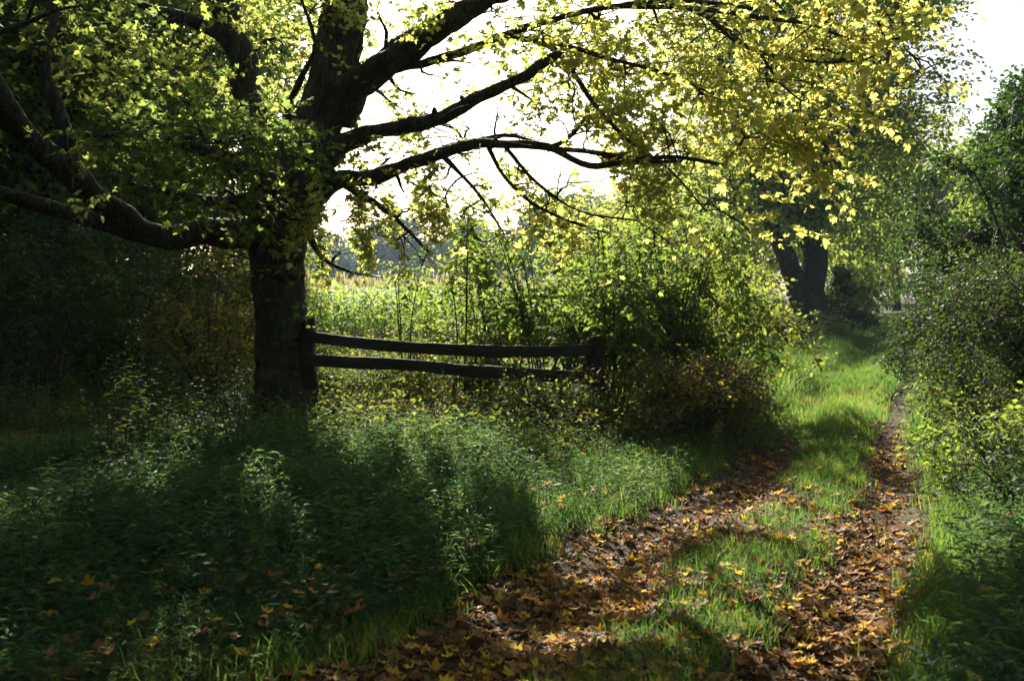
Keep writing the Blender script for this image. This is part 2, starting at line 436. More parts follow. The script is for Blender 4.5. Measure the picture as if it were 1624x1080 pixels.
# ------------------------------------------------------------------ ground and path
def build_ground():
    def axis(parts):
        out = []
        for a, b, s in parts: out += list(np.arange(a, b, s))
        return np.array(out)
    far = 16 * 1.18 ** np.arange(0, 22)
    ys = np.concatenate([np.arange(-60, -2, 5.8), np.arange(-2, 16, .11), np.arange(16, 45, .3), 45 * 1.12 ** np.arange(0, 26)])
    xs = np.concatenate([-far[::-1], np.arange(-15.5, -6, .5), np.arange(-6, 8, .11), np.arange(8, 16, .25), far])
    X, Y = np.meshgrid(xs, ys)
    Z = height(X.ravel(), Y.ravel())
    V = np.stack([X.ravel(), Y.ravel(), Z], -1)
    i = np.arange(len(V)).reshape(X.shape)
    q = np.stack([i[:-1, :-1], i[:-1, 1:], i[1:, 1:], i[1:, :-1]], -1).reshape(-1, 4)
    o = make_mesh("ground", V, [q], M_ground, smooth_shade=True)
    tag(o, "uneven meadow ground under the grass and weeds", "ground", kind="structure")
    # path: one strip over both ruts
    n = 260
    def resample(poly, n):
        d = np.concatenate([[0], np.cumsum(np.hypot(*np.diff(poly, axis=0).T))]); t = np.linspace(0, 1, n) ** 1.5 * d[-1]
        return np.stack([np.interp(t, d, poly[:, 0]), np.interp(t, d, poly[:, 1])], -1)
    A, B = resample(RUT_A[:13], n), resample(RUT_B[:12], n)
    w = np.linspace(-.36, 1.30, 40)
    C = A[:, None] + (B - A)[:, None] * w[None, :, None]
    C = C + .05 * np.stack([noise3(np.dstack([C, 0 * C[..., :1]]), 2.0, 4)] * 2, -1)
    Z = height(C[..., 0].ravel(), C[..., 1].ravel()) + .014
    V = np.stack([C[..., 0].ravel(), C[..., 1].ravel(), Z], -1)
    i = np.arange(len(V)).reshape(C.shape[:2])
    q = np.stack([i[:-1, :-1], i[:-1, 1:], i[1:, 1:], i[1:, :-1]], -1).reshape(-1, 4)
    o = make_mesh("path", V, [q], M_soil, smooth_shade=True)
    tag(o, "two-track farm path of dark soil with leaf covered ruts", "path", kind="structure")
build_ground()

# ------------------------------------------------------------------ the big maple
def px_limb(pts, widths=None):
    """pts: (px, py, Y, width_px) -> world points and radii."""
    P = np.array([at(a, b, y) for a, b, y, w in pts]); R = np.array([w * .5 * y / F for a, b, y, w in pts])
    return P, R

def grow_to(rng, geo, start, r0, end, r1, sag=.1, sides=6, step=.22):
    d = end - start; L = np.linalg.norm(d)
    m1 = start + d * .35 + rng.normal(size=3) * L * .06 + np.array([0, 0, L * sag])
    m2 = start + d * .7 + rng.normal(size=3) * L * .06 + np.array([0, 0, L * sag * .7])
    p, r = catmull([start, m1, m2, end], [r0, r0 * .75 + r1 * .25, r0 * .35 + r1 * .65, r1], step)
    tube(geo, p, r, sides, wob=.4, rng=rng, rough=.05)
    return p

def build_maple():
    rng = np.random.default_rng(11)
    base = at(452, 655, 12); base[2] = gz(base[0], base[1]) - .05
    root = empty("maple_tree", base)
    tag(root, "big old maple with dark furrowed trunk and spreading limbs beside the rail fence", "tree")
    # trunk and main stem as one body
    pts = [(456, 700, 12, 150), (454, 655, 12, 112), (450, 600, 12, 92), (445, 500, 12, 80), (438, 420, 12, 82), (442, 365, 12, 100), (462, 315, 12, 96),
           (486, 250, 12, 82), (510, 180, 12, 74), (530, 110, 12, 74), (542, 40, 12.1, 70), (550, -60, 12.3, 62), (560, -250, 12.8, 46), (540, -480, 13.2, 26), (550, -700, 13.4, 10)]
    P, R = px_limb(pts); P, R = catmull(P, R, .05)
    g = Geo(); tube(g, P, R, 56, rough=.03, ridges=.06, wob=.05, rng=rng)
    for a in np.linspace(.2, 6.4, 8)[:-1]:                       # root flare
        d = np.array([math.cos(a), math.sin(a), 0]); b = base
        p, r = catmull([b + d * .18 + (0, 0, .45), b + d * .38 + (0, 0, .14), b + d * .75 + (0, 0, -.10)], [.14, .13, .05], .06)
        tube(g, p, r, 10, rough=.06)
    g.obj("trunk", M_bark, root, base, True)
    limbs = {
        'A': [(440, 385, 12, 62), (400, 372, 11.8, 52), (335, 368, 11.3, 42), (268, 376, 10.9, 38), (192, 360, 10.6, 32), (120, 342, 10.4, 26), (0, 305, 10, 22), (-160, 250, 9.5, 14)],
        'B': [(225, 366, 10.7, 34), (165, 322, 10.2, 38), (110, 275, 9.7, 40), (60, 232, 9.3, 42), (20, 190, 9, 42), (-30, 110, 8.6, 40), (-120, -40, 8.2, 30), (-190, -200, 8, 16)],
        'C': [(112, 272, 9.7, 28), (112, 222, 9.6, 24), (90, 175, 9.6, 22), (70, 110, 9.6, 22), (76, 40, 9.7, 22), (88, -40, 9.8, 18), (60, -160, 10, 10)],
        'C2': [(71, 112, 9.6, 18), (52, 68, 9.5, 14), (30, 50, 9.4, 10), (-30, 46, 9.2, 8)],
        'D': [(438, 350, 12.3, 50), (412, 270, 12.6, 42), (396, 180, 12.9, 42), (385, 110, 13, 42), (362, 40, 13, 46), (345, -20, 13, 40), (330, -140, 13.2, 26), (300, -300, 13.4, 10)],
        'D2': [(358, 60, 13, 26), (318, 38, 12.8, 18), (275, 22, 12.5, 15), (225, 8, 12.2, 14), (150, -20, 11.8, 9)],
        'D3': [(284, 30, 12.5, 10), (240, 40, 12.3, 8), (175, 36, 12, 6)],
        'E': [(535, 185, 12, 64), (568, 142, 11.8, 50), (600, 112, 11.6, 44), (655, 72, 11.2, 38), (715, 35, 10.8, 34), (775, 0, 10.5, 30), (870, -70, 10.1, 22), (1000, -150, 9.7, 12)],
        'E2': [(580, 128, 11.9, 22), (596, 92, 12.2, 17), (640, 60, 12.5, 14), (690, 32, 12.7, 12), (740, 0, 13, 8)],
        'E3': [(618, 108, 11.5, 20), (665, 102, 11.3, 13), (712, 90, 11, 12), (760, 72, 10.8, 12), (802, 55, 10.6, 12), (870, 34, 10.2, 10), (950, 14, 9.8, 9), (1080, 2, 9.4, 8), (1250, 22, 9.0, 5)],
        'F': [(510, 250, 12, 44), (545, 226, 11.8, 30), (590, 208, 11.5, 24), (642, 200, 11.2, 23), (700, 183, 10.9, 22), (750, 160, 10.6, 20), (800, 136, 10.3, 18), (836, 120, 10.15, 20), (866, 98, 10.05, 15), (884, 87, 10, 11)],
        'G': [(500, 305, 12, 40), (535, 286, 11.8, 26), (590, 280, 11.5, 25), (648, 260, 11.1, 22), (705, 242, 10.8, 18), (760, 230, 10.5, 16), (830, 229, 10.2, 14), (880, 238, 10, 12), (935, 263, 9.8, 10), (990, 258, 9.6, 8), (1080, 256, 9.3, 5)],
        'G2': [(862, 236, 10, 9), (890, 226, 10, 8), (915, 205, 10, 7), (935, 176, 10.1, 4)],
        'G3': [(868, 236, 10, 10), (930, 240, 9.9, 9), (1000, 250, 9.6, 9), (1075, 250, 9.2, 7), (1150, 262, 9, 4)],
        'G4': [(660, 258, 11.1, 12), (720, 230, 11.4, 8), (800, 215, 11.6, 7), (850, 225, 11.8, 4)],
        'H': [(806, 58, 10.6, 11), (870, 72, 10.4, 9), (910, 118, 10.2, 8), (945, 170, 10, 7), (995, 222, 9.8, 6), (1060, 268, 9.6, 5), (1120, 335, 9.4, 3)],
        'H2': [(812, 60, 10.6, 9), (880, 68, 10.3, 8), (960, 92, 10, 7), (1050, 115, 9.6, 6), (1130, 150, 9.3, 3)],
        'I': [(960, 12, 9.8, 9), (1090, 12, 9.2, 8), (1200, 28, 8.8, 7), (1290, 40, 8.6, 6), (1345, 62, 8.5, 5), (1430, 62, 8.4, 3)],
        'J': [(1060, 5, 9.3, 8), (1125, 28, 9, 8), (1165, 65, 8.9, 7), (1220, 88, 8.8, 6), (1290, 98, 8.7, 5), (1370, 96, 8.6, 4), (1400, 78, 8.6, 2)],
        'K': [(1205, 84, 8.8, 5), (1235, 130, 8.8, 4), (1270, 160, 8.8, 3)],
        'L': [(700, 246, 10.8, 9), (735, 280, 10.7, 6), (765, 315, 10.6, 5), (800, 372, 10.5, 3)],
        'L2': [(775, 234, 10.5, 9), (800, 280, 10.4, 6), (840, 320, 10.3, 5), (900, 350, 10.2, 4), (970, 372, 10.1, 3)],
        'L3': [(800, 232, 10.4, 8), (850, 290, 10.3, 5), (920, 335, 10.2, 4), (1010, 350, 10, 3)],
        'M': [(480, 320, 12, 18), (498, 390, 11.7, 10), (525, 418, 11.4, 6), (560, 432, 11.2, 4), (600, 440, 11.0, 2)],
        'N': [(505, 260, 11.9, 22), (560, 300, 11.4, 13), (620, 340, 11.2, 8), (680, 400, 11, 4)],
        'O': [(440, 300, 11.8, 44), (380, 260, 11, 28), (310, 235, 10.2, 18), (220, 215, 9.6, 11), (110, 215, 9, 5)],
        'O2': [(400, 330, 11.8, 30), (350, 320, 10.8, 20), (280, 310, 10, 12), (200, 290, 9.3, 6)],
        'Q': [(470, 190, 11.8, 20), (455, 180, 11.5, 14), (480, 120, 11.2, 9), (500, 70, 11, 6), (470, -20, 10.8, 4)],
    }
    skel, skel_r = [], []
    for k, l in limbs.items():
        Pk, Rk = px_limb(l); Pk, Rk = catmull(Pk, Rk, .09 if Rk[0] > .06 else .12)
        g = Geo(); tube(g, Pk, Rk, 18 if Rk[0] > .1 else (12 if Rk[0] > .04 else 7), rough=.11, ridges=.02 if Rk[0] > .1 else 0, wob=.22 if k not in 'AB' else .1, rng=rng)
        if k in 'ABEFG':                                          # knots and stubs
            for _ in range(5):
                i = rng.integers(3, len(Pk) - 3); d = unit(rng.normal(size=3) + (0, -.3, .4))
                tube(g, [Pk[i], Pk[i] + d * Rk[i] * 1.1, Pk[i] + d * Rk[i] * 1.5], [Rk[i] * .55, Rk[i] * .42, Rk[i] * .25], 8, rough=.1)
        if k in 'EFGHIJL' or len(k) > 1:
            for _ in range(9):
                i = rng.integers(len(Pk) // 4, len(Pk)); d = unit(rng.normal(size=3) * [1, .8, .7] + (.3, 0, -.1)) * rng.uniform(.25, .8)
                grow_to(rng, g, Pk[i], min(Rk[i] * .5, .009), Pk[i] + d, .002, .05, 4, .12)
        g.obj("limb", M_bark, root, base, True)
        skel.append(Pk); skel_r.append(Rk)
    skel.append(P[len(P) // 2:]); skel_r.append(R[len(P) // 2:])
    S, SR = np.concatenate(skel), np.concatenate(skel_r)
    # foliage: masses of twigs given by place and extent (px, py, Y, rx px, ry px, depth, twigs, hue)
    blobs = [
        (345, 225, 9.6, 130, 55, .8, 190, .1), (235, 265, 9.2, 75, 60, .7, 90, .14), (440, 250, 10.4, 75, 75, .7, 120, .12), (290, 318, 9.6, 90, 26, .6, 44, .2), (190, 230, 9.2, 50, 40, .5, 30, .25),
        (390, 310, 10.6, 90, 60, .8, 80, .2), (290, 160, 10.6, 100, 40, .8, 50, .3), (115, 300, 8.6, 45, 32, .4, 22, .42), 
        (240, 110, 11.8, 110, 60, 1.0, 70, .5), (20, 20, 11.0, 90, 60, .8, 40, .3), (150, 60, 11.2, 70, 70, .8, 50, .42), (130, 10, 8.2, 50, 30, .5, 14, .3), (350, 80, 14.5, 120, 90, 1, 150, .6),
        (450, 60, 12.8, 70, 80, 1.1, 110, .55), (430, 160, 13.2, 60, 70, .8, 60, .42), (500, 20, 11.2, 70, 50, .8, 45, .4), (470, 330, 11.2, 60, 60, .6, 45, .35),
        (570, 345, 11.4, 90, 70, .8, 105, .5), (630, 385, 11.2, 70, 55, .7, 70, .58), (540, 400, 11.4, 70, 40, .6, 40, .42), (600, 300, 11.6, 60, 30, .6, 22, .45), (730, 345, 10.7, 60, 26, .4, 11, .5), (800, 372, 10.5, 60, 20, .4, 10, .55), (560, 170, 12.3, 30, 55, .5, 16, .35), (650, 330, 11.2, 40, 30, .4, 14, .5), (745, 100, 11.6, 50, 40, .5, 18, .4), (690, 190, 11.9, 50, 30, .5, 12, .4), (705, 315, 10.8, 70, 36, .5, 26, .5), (770, 385, 10.5, 60, 26, .4, 16, .55), (620, 250, 11.7, 40, 24, .4, 10, .45), (660, 150, 12, 60, 46, .5, 18, .4), (745, 205, 11.3, 60, 30, .5, 18, .45), (640, 305, 11.4, 60, 26, .5, 14, .5), (900, 290, 10.4, 70, 40, .5, 26, .55), (960, 260, 10.1, 60, 40, .5, 24, .6), (765, 295, 10.6, 50, 36, .5, 16, .5), (850, 165, 10.8, 60, 40, .6, 22, .45), (640, 60, 12.2, 60, 36, .5, 18, .4), (560, 110, 12.4, 30, 50, .4, 14, .35), (670, 420, 11.1, 40, 20, .4, 10, .55),
        (595, 240, 11.8, 60, 30, .5, 24, .3), (640, 175, 12, 40, 40, .6, 16, .3), (690, 120, 12, 40, 40, .5, 14, .3), (600, 20, 12, 60, 40, .6, 34, .3), (640, 100, 12.3, 40, 30, .5, 10, .35),
        (740, 245, 10.9, 60, 24, .5, 22, .42), (700, 285, 10.8, 60, 24, .5, 10, .45), (820, 270, 10.4, 70, 50, .7, 44, .5), (870, 325, 10.3, 60, 40, .6, 34, .55), (790, 180, 11.5, 60, 50, .8, 40, .5),
        (780, 20, 10.5, 100, 40, .8, 60, .4), (860, 50, 10.4, 90, 50, .9, 75, .45), (950, 40, 10, 100, 60, .9, 95, .5), (900, 130, 10.4, 90, 60, .9, 85, .5), (990, 130, 10, 90, 70, .9, 95, .55),
        (1050, 50, 9.6, 90, 60, .8, 80, .58), (930, 210, 10.2, 80, 50, .8, 60, .55), (1020, 215, 9.8, 90, 50, .8, 75, .55), (1110, 150, 9.4, 90, 70, .8, 85, .62), (1100, 240, 9.3, 80, 45, .7, 55, .6),
        (1160, 60, 9.1, 80, 50, .7, 60, .66), (1230, 130, 8.9, 80, 55, .7, 55, .7), (1260, 30, 8.7, 80, 45, .7, 45, .66), (1330, 85, 8.6, 70, 50, .6, 34, .72), (1410, 60, 8.5, 50, 35, .5, 16, .74),
        (1180, 220, 9, 80, 50, .7, 46, .66), (1260, 225, 8.9, 60, 35, .5, 18, .72), (1340, 175, 8.7, 60, 35, .5, 12, .74), (1390, 30, 8.5, 70, 35, .5, 20, .7), (1460, 110, 8.4, 40, 40, .4, 7, .72),
        (1130, 320, 9.3, 90, 50, .7, 40, .62), (1000, 320, 10, 80, 40, .7, 42, .58), (950, 380, 10.1, 70, 30, .5, 22, .62), (1060, 385, 9.8, 80, 30, .6, 26, .62), (1190, 370, 9.2, 50, 40, .5, 12, .7), (1290, 250, 8.8, 50, 35, .4, 10, .74),
        (880, -80, 10.2, 160, 50, .9, 50, .45), (1100, -70, 9.4, 160, 40, .8, 40, .6), (300, -70, 11, 250, 80, 1.5, 160, .3), (600, -90, 11, 160, 80, 1.2, 90, .35), (60, -60, 9, 160, 90, 1.2, 110, .2), (1330, -60, 8.8, 120, 50, .7, 40, .65),
    ]
    gl, gw = Geo(), Geo()
    for (cx, cy_, Y, rx, ry, dz, n, hue) in blobs:
        c = at(cx, cy_, Y); k = Y / F
        rad = np.array([rx * k, dz, ry * k])
        n = int(n * (.8 if cx < 470 else (1.5 if 540 < cx < 1010 and 140 < cy_ < 400 else (.95 if cx < 1120 else 1.2)))); hue = hue * (.5 if cx < 470 else (.82 if cx < 1000 else .74))  # left masses get a darker tint, their shade put into the leaf colour
        Pp = c + ball(rng, n) * rad
        Pp = Pp[noise3(Pp, 2.4, 2) > -.4]
        if not len(Pp): continue
        # carrying branches from the nearest limb, then twigs off them
        near = np.argsort(np.linalg.norm(S - c, axis=1) - SR * .5)[0]
        cen = grow_to(rng, gw, S[near], min(SR[near] * .6, .03), c, .009, .08, 5)
        sub = Pp[rng.permutation(len(Pp))[:max(3, len(Pp) // 7)]]
        for e in sub:
            s_ = cen[rng.integers(len(cen) // 2, len(cen))]
            grow_to(rng, gw, s_, .008, e, .003, .04, 4, .25)
        out = (Pp - c) / rad
        D = out * np.array([1, 1, .25]) + rng.normal(size=Pp.shape) * .45 + np.array([0, 0, -.15])
        size = .083 if Y < 12.4 else .10
        twigs_and_leaves(gl, gw, Pp, D, rng.uniform(.25, .5, len(Pp)), 8, rng, MAPLE, size * rng.uniform(.8, 1.15, len(Pp)), hue, .32, .55, keep=gap)
    # upper crown above the frame, unseen, spread over the camera for its shade
    n = 10500
    c, rad = np.array([-2.6, 8.6, 7.6]), np.array([7.4, 8.6, 4.6])
    Pp = c + ball(rng, n, .9) * rad
    px, py = to_px(Pp)
    Pp = Pp[(py < -60 - 1500 / np.maximum(Pp[:, 1], 1)) & (noise3(Pp, .8, 1) > -.35) & (Pp[:, 2] > 3.0) & (Pp[:, 1] < np.where(Pp[:, 0] < -2.8, 17.5, 14)) & ((Pp[:, 0] < .2) | (Pp[:, 1] < 8.5))]
    for e in Pp[(Pp[:, 0] < -1.5)][::34]:
        s_ = S[np.argmin(np.linalg.norm(S - e * [1, 1, .9], axis=1))]
        grow_to(rng, gw, s_, .03, e, .006, .08, 4, .5)
    D = (Pp - c) / rad * [1, 1, .3] + rng.normal(size=Pp.shape) * .45
    twigs_and_leaves(gl, gw, Pp, D, rng.uniform(.35, .6, len(Pp)), 7, rng, MAPLE, .12, .3, .3, .55, keep=gap)
    gl.obj("crown", M_maple, root, base)
    gw.obj("branches", M_bark, root, base, True)
    # leafy sprout on the trunk
    g = Geo(); gs = Geo()
    Pp = np.array([at(470 + rng.normal() * 14, 490 + rng.normal() * 22, 11.62) for _ in range(16)])
    twigs_and_leaves(g, gs, Pp, rng.normal(size=(16, 3)) + (0, -.8, 0), .14, 5, rng, OVAL, .07, .2)
    g.obj("sprout_leaves", M_green, root, base)
build_maple()

# ------------------------------------------------------------------ generic tree and shrub
def build_tree(name, label, cat, pos, H, crown_c, crown_r, nblob, twigs_per, K, leaf, size, mat, bark, trunk_pts, seed, hue=.4, lowest=None, group=None, blob_r=.3, droop=.3, keep=None, twig_len=(.4, .9), core=True, flat=.7):
    """pos: base; crown_c relative to base; trunk_pts: lists of (x, y, z, radius) relative to base."""
    rng = np.random.default_rng(seed)
    pos = np.array([pos[0], pos[1], gz(pos[0], pos[1]) - .05 if len(pos) < 3 else pos[2]])
    root = empty(name, pos); tag(root, label, cat, group)
    sk, skr = [], []
    for tp in trunk_pts:
        tp = np.array(tp, float); P, R = catmull(tp[:, :3], tp[:, 3], .25)
        g = Geo(); tube(g, P, R, 16 if R[0] > .12 else 9, rough=.05, ridges=.03 if R[0] > .12 else 0, wob=.15, rng=rng)
        g.obj("trunk", bark, root, (0, 0, 0), True); sk.append(P); skr.append(R)
    S, SR = np.concatenate(sk), np.concatenate(skr)
    gl, gw = Geo(), Geo()
    crown_c, crown_r = np.array(crown_c, float), np.array(crown_r, float)
    centers = crown_c + ball(rng, nblob, .8) * crown_r * .85
    for i, c in enumerate(centers):
        if lowest is not None and c[2] < lowest: c = c * [1, 1, 0] + [0, 0, lowest + rng.uniform(0, 1)]
        br = crown_r.mean() * blob_r * rng.uniform(.7, 1.3) * np.array([1.15, 1.15, .75])
        near = np.argmin(np.linalg.norm(S - c * [1, 1, .8], axis=1))
        cen = grow_to(rng, gw, S[near], min(SR[near] * .55, .07), c, .015, .06, 5, .5)
        Pp = c + ball(rng, twigs_per, .7) * br
        for e in Pp[:max(2, twigs_per // 10)]: grow_to(rng, gw, cen[len(cen) * 2 // 3], .018, e, .006, .05, 3, .7)
        D = (Pp - c) / br * [1, 1, .4] + rng.normal(size=Pp.shape) * .5 + (0, 0, -.1)
        kp = None if keep is None else (lambda q, f=keep: f(q + pos))
        twigs_and_leaves(gl, gw if K > 3 else None, Pp, D, rng.uniform(*twig_len, len(Pp)), K, rng, leaf, size, np.clip(hue + rng.normal() * .1, 0, 1), droop, flat, keep=kp, twig_r=.006)
    gl.obj("crown", mat, root); gw.obj("branches", bark, root, (0, 0, 0), True)
    return root

def build_shrub(name, label, cat, pos, H, W, nstem, ntw, K, leaf, size, mat, seed, hue=.4, arch=.35, lean=(0, 0), group=None, t0=.2, tl=(.2, .45), droop=.2, stem_r=.012, flat=.6, keep=None, stem_mat=None):
    rng = np.random.default_rng(seed)
    pos = np.array([pos[0], pos[1], gz(pos[0], pos[1]) - .03])
    root = empty(name, pos); tag(root, label, cat, group)
    gl, gw = Geo(), Geo()
    ctr, tan = [], []
    for i in range(nstem):
        a = i * 2.39996 + rng.normal() * .3; rr = W * .5 * math.sqrt(rng.uniform(.03, 1)); h = H * rng.uniform(.48, 1.08) * (1 - .25 * (rr / (W * .5)) ** 2)
        d = np.array([math.cos(a) * rr, math.sin(a) * rr, 0]); ln = np.array([lean[0], lean[1], 0.])
        p0 = d * .18 + rng.normal(size=3) * [.05, .05, 0]
        pts = [p0, d * .38 + ln * .25 + [0, 0, h * .5], d * .72 + ln * .65 + [0, 0, h * .88], d + ln + [0, 0, h * (1 - arch * .25)], d * (1 + arch * .5) + ln * 1.2 + [0, 0, h * (1 - arch)]]
        p, r = catmull(pts, [stem_r, stem_r * .8, stem_r * .5, stem_r * .3, stem_r * .15], max(.12, H / 14))
        tube(gw, p, r, 5, wob=1.2, rng=rng)
        ctr.append(p); tan.append(np.gradient(p, axis=0))
    cnt = ntw // nstem + 1
    PP, DD = [], []
    for p, t in zip(ctr, tan):
        i = rng.integers(int(len(p) * t0), len(p), cnt)
        PP.append(p[i] + t[i] * rng.uniform(0, 1, (cnt, 1))); q = rng.normal(size=(cnt, 3)) * [1, 1, .45]
        DD.append(unit(t[i]) * .5 + unit(q) * .9)
    P, D = np.concatenate(PP), np.concatenate(DD)
    L = rng.uniform(*tl, len(P))
    clump = noise3(P + pos, 2.6 / max(.6, H / 2.2), seed % 4)
    m = clump > -.3; P, D, L, clump = P[m], D[m], L[m], clump[m]
    P2 = P + unit(D) * (L * .4)[:, None]; D2 = D + rng.normal(size=D.shape) * .6
    kp = None if keep is None else (lambda q, f=keep: f(q + pos))
    twigs_and_leaves(gl, gw, P, D, L, K, rng, leaf, size, np.clip(hue + clump * .08, 0, 1), droop, flat, twig_r=.004, keep=kp)
    twigs_and_leaves(gl, gw, P2, D2, L * .7, max(3, K - 2), rng, leaf, size * .9, np.clip(hue + clump * .08, 0, 1), droop, flat, twig_r=.003, keep=kp)
    gw.obj("stems", stem_mat or M_twig, root, (0, 0, 0), True); gl.obj("foliage", mat, root)
    return root

# twin-trunk tree beside the path
def build_twin():
    rng = np.random.default_rng(3)
    Y = 34.0; b = at(1290, 520, Y); b[2] = gz(b[0], Y) - .1; k = Y / F
    def L(pts): return [(*(at(x, y, Y + d) - b), w * .44 * k) for x, y, d, w in pts]
    tr = [L([(1288, 545, 0, 80), (1288, 505, 0, 56), (1288, 460, 0, 46), (1291, 400, 0, 42), (1293, 300, 0, 38), (1297, 200, 0, 44), (1303, 90, 0, 38), (1300, -60, 0, 30), (1290, -220, 0, 14)]),
          L([(1281, 530, .2, 54), (1276, 485, .2, 44), (1256, 425, 0, 35), (1232, 370, 0, 29), (1208, 312, 0, 32), (1190, 262, 0, 24), (1160, 170, 0, 18), (1130, 40, 0, 12), (1110, -60, 0, 6)]),
          L([(1290, 400, .2, 34), (1262, 345, .2, 26), (1232, 300, 0, 22), (1248, 215, 0, 22), (1228, 150, 0, 17), (1190, 60, 0, 10), (1170, -60, 0, 6)]),
          L([(1205, 345, 0, 14), (1165, 322, 0, 10), (1125, 318, 0, 8), (1105, 345, 0, 4)]),
          L([(1295, 330, 0, 26), (1340, 230, 0, 18), (1390, 130, 0, 14), (1420, 20, 0, 8)])]
    r = build_tree("riverside_tree", "tall twin-trunked tree wrapped in ivy beside the bend of the path", "tree", tuple(b), 14, at(1280, 90, Y) - b, (5.0, 4.2, 7.0), 112, 84, 6, T_oval(.3), .17, M_pale, M_bark2, tr, 21,
                   hue=.55, lowest=3.8, blob_r=.22, twig_len=(.4, .8))
    g = Geo(); gw = Geo()
    n = 800
    z = .34 + .66 * rng.uniform(0, 1, n)
    tp, _ = catmull(np.array(tr[0])[:, :3], np.array(tr[0])[:, 3], .2)
    base = tp[(z * len(tp) * .7).astype(int)]
    a = rng.uniform(0, 6.28, n); rr = .45 + rng.uniform(0, .28, n)
    P = base + np.stack([np.cos(a) * rr, np.sin(a) * rr, rng.normal(size=n) * .2], -1)
    twigs_and_leaves(g, None, P, np.stack([np.cos(a), np.sin(a), 0 * a - .4], -1), .25, 4, rng, OVAL, .14, .2, .5, .9)
    # low skirt of hanging branches on the shaded side
    for (cx, cy_, rx, ry, n2) in ((1395, 320, 55, 110, 200), (1410, 200, 50, 90, 120), (1372, 440, 36, 50, 120)):
        c = at(cx, cy_, Y) - b; P = c + ball(rng, n2) * [rx * k, 1.6, ry * k]
        twigs_and_leaves(g, gw, P, rng.normal(size=P.shape) * .5 + (0, 0, -.6), .7, 6, rng, OVAL, .16, .15, .5, .8)
    g.obj("ivy", M_green, r); gw.obj("hanging_twig", M_bark2, r)
build_twin()

# ------------------------------------------------------------------ rail fence
def build_fence():
    rng = np.random.default_rng(8)
    pb = at(944, 640, 11.5); base = np.array([pb[0], pb[1], gz(pb[0], pb[1])])
    root = empty("rail_fence", base)
    tag(root, "weathered wooden rail fence between the maple trunk and the leafy shrub", "fence")
    def beam(pts, h, t, name):
        P, _ = catmull([at(x, y, d) for x, y, d in pts], np.ones(len(pts)), .08)
        T = np.gradient(P, axis=0); T = unit(T); S = unit(np.cross(T, [0, 0, 1.0])); U = np.cross(S, T)
        prof = np.array([(-.5, -.42), (-.4, -.5), (.4, -.5), (.5, -.40), (.5, .42), (.38, .5), (-.42, .5), (-.5, .38)])
        V = P[:, None] + prof[None, :, 0:1] * t * S[:, None] + prof[None, :, 1:2] * h * U[:, None]
        c = P[:, None]; V = c + (V - c) * (1 + .07 * noise3(V, 3.5, 1) + .035 * noise3(V, 16, 2))[..., None]
        n, m = len(P), 8; i = np.arange(n * m).reshape(n, m)
        q = np.stack([i[:-1], np.roll(i[:-1], -1, 1), np.roll(i[1:], -1, 1), i[1:]], -1).reshape(-1, 4)
        g = Geo(); g.add(V.reshape(-1, 3), [q, i[0][None, ::-1], i[-1][None]]); g.obj(name, M_wood, root, base)
    beam([(484, 533, 11.75), (560, 543, 11.7), (650, 551, 11.62), (740, 556, 11.57), (830, 558, 11.52), (938, 555, 11.42)], .135, .06, "rail")
    beam([(484, 570, 11.75), (560, 575, 11.7), (650, 579, 11.62), (740, 588, 11.57), (830, 593, 11.52), (938, 600, 11.42)], .14, .06, "rail")
    for x, top, Y, w in ((946, 533, 11.55, .20), (489, 506, 11.85, .17)):
        p = at(x, top, Y); z0 = gz(p[0], Y) - .2
        g = Geo(); zs = np.linspace(z0, p[2], 16); rows = []
        prof = np.array([(-.5, -.4), (-.38, -.5), (.4, -.5), (.5, -.38), (.5, .42), (.4, .5), (-.42, .5), (-.5, .4)]) * w
        for z in zs:
            rows.append(np.column_stack([p[0] + prof[:, 0] + .02 * math.sin(z * 5), Y + prof[:, 1], np.full(8, z) + (prof[:, 0] * .25 if z == zs[-1] else 0)]))
        V = np.array(rows); c = np.array([p[0], Y, 0]) * 1.0
        d = V - c; d[..., 2] = 0; V = V + d * (.12 * noise3(V, 4, 3))[..., None]
        i = np.arange(16 * 8).reshape(16, 8)
        q = np.stack([i[:-1], np.roll(i[:-1], -1, 1), np.roll(i[1:], -1, 1), i[1:]], -1).reshape(-1, 4)
        g.add(V.reshape(-1, 3), [q, i[-1][None]]); g.obj("post", M_wood, root, base)
build_fence()

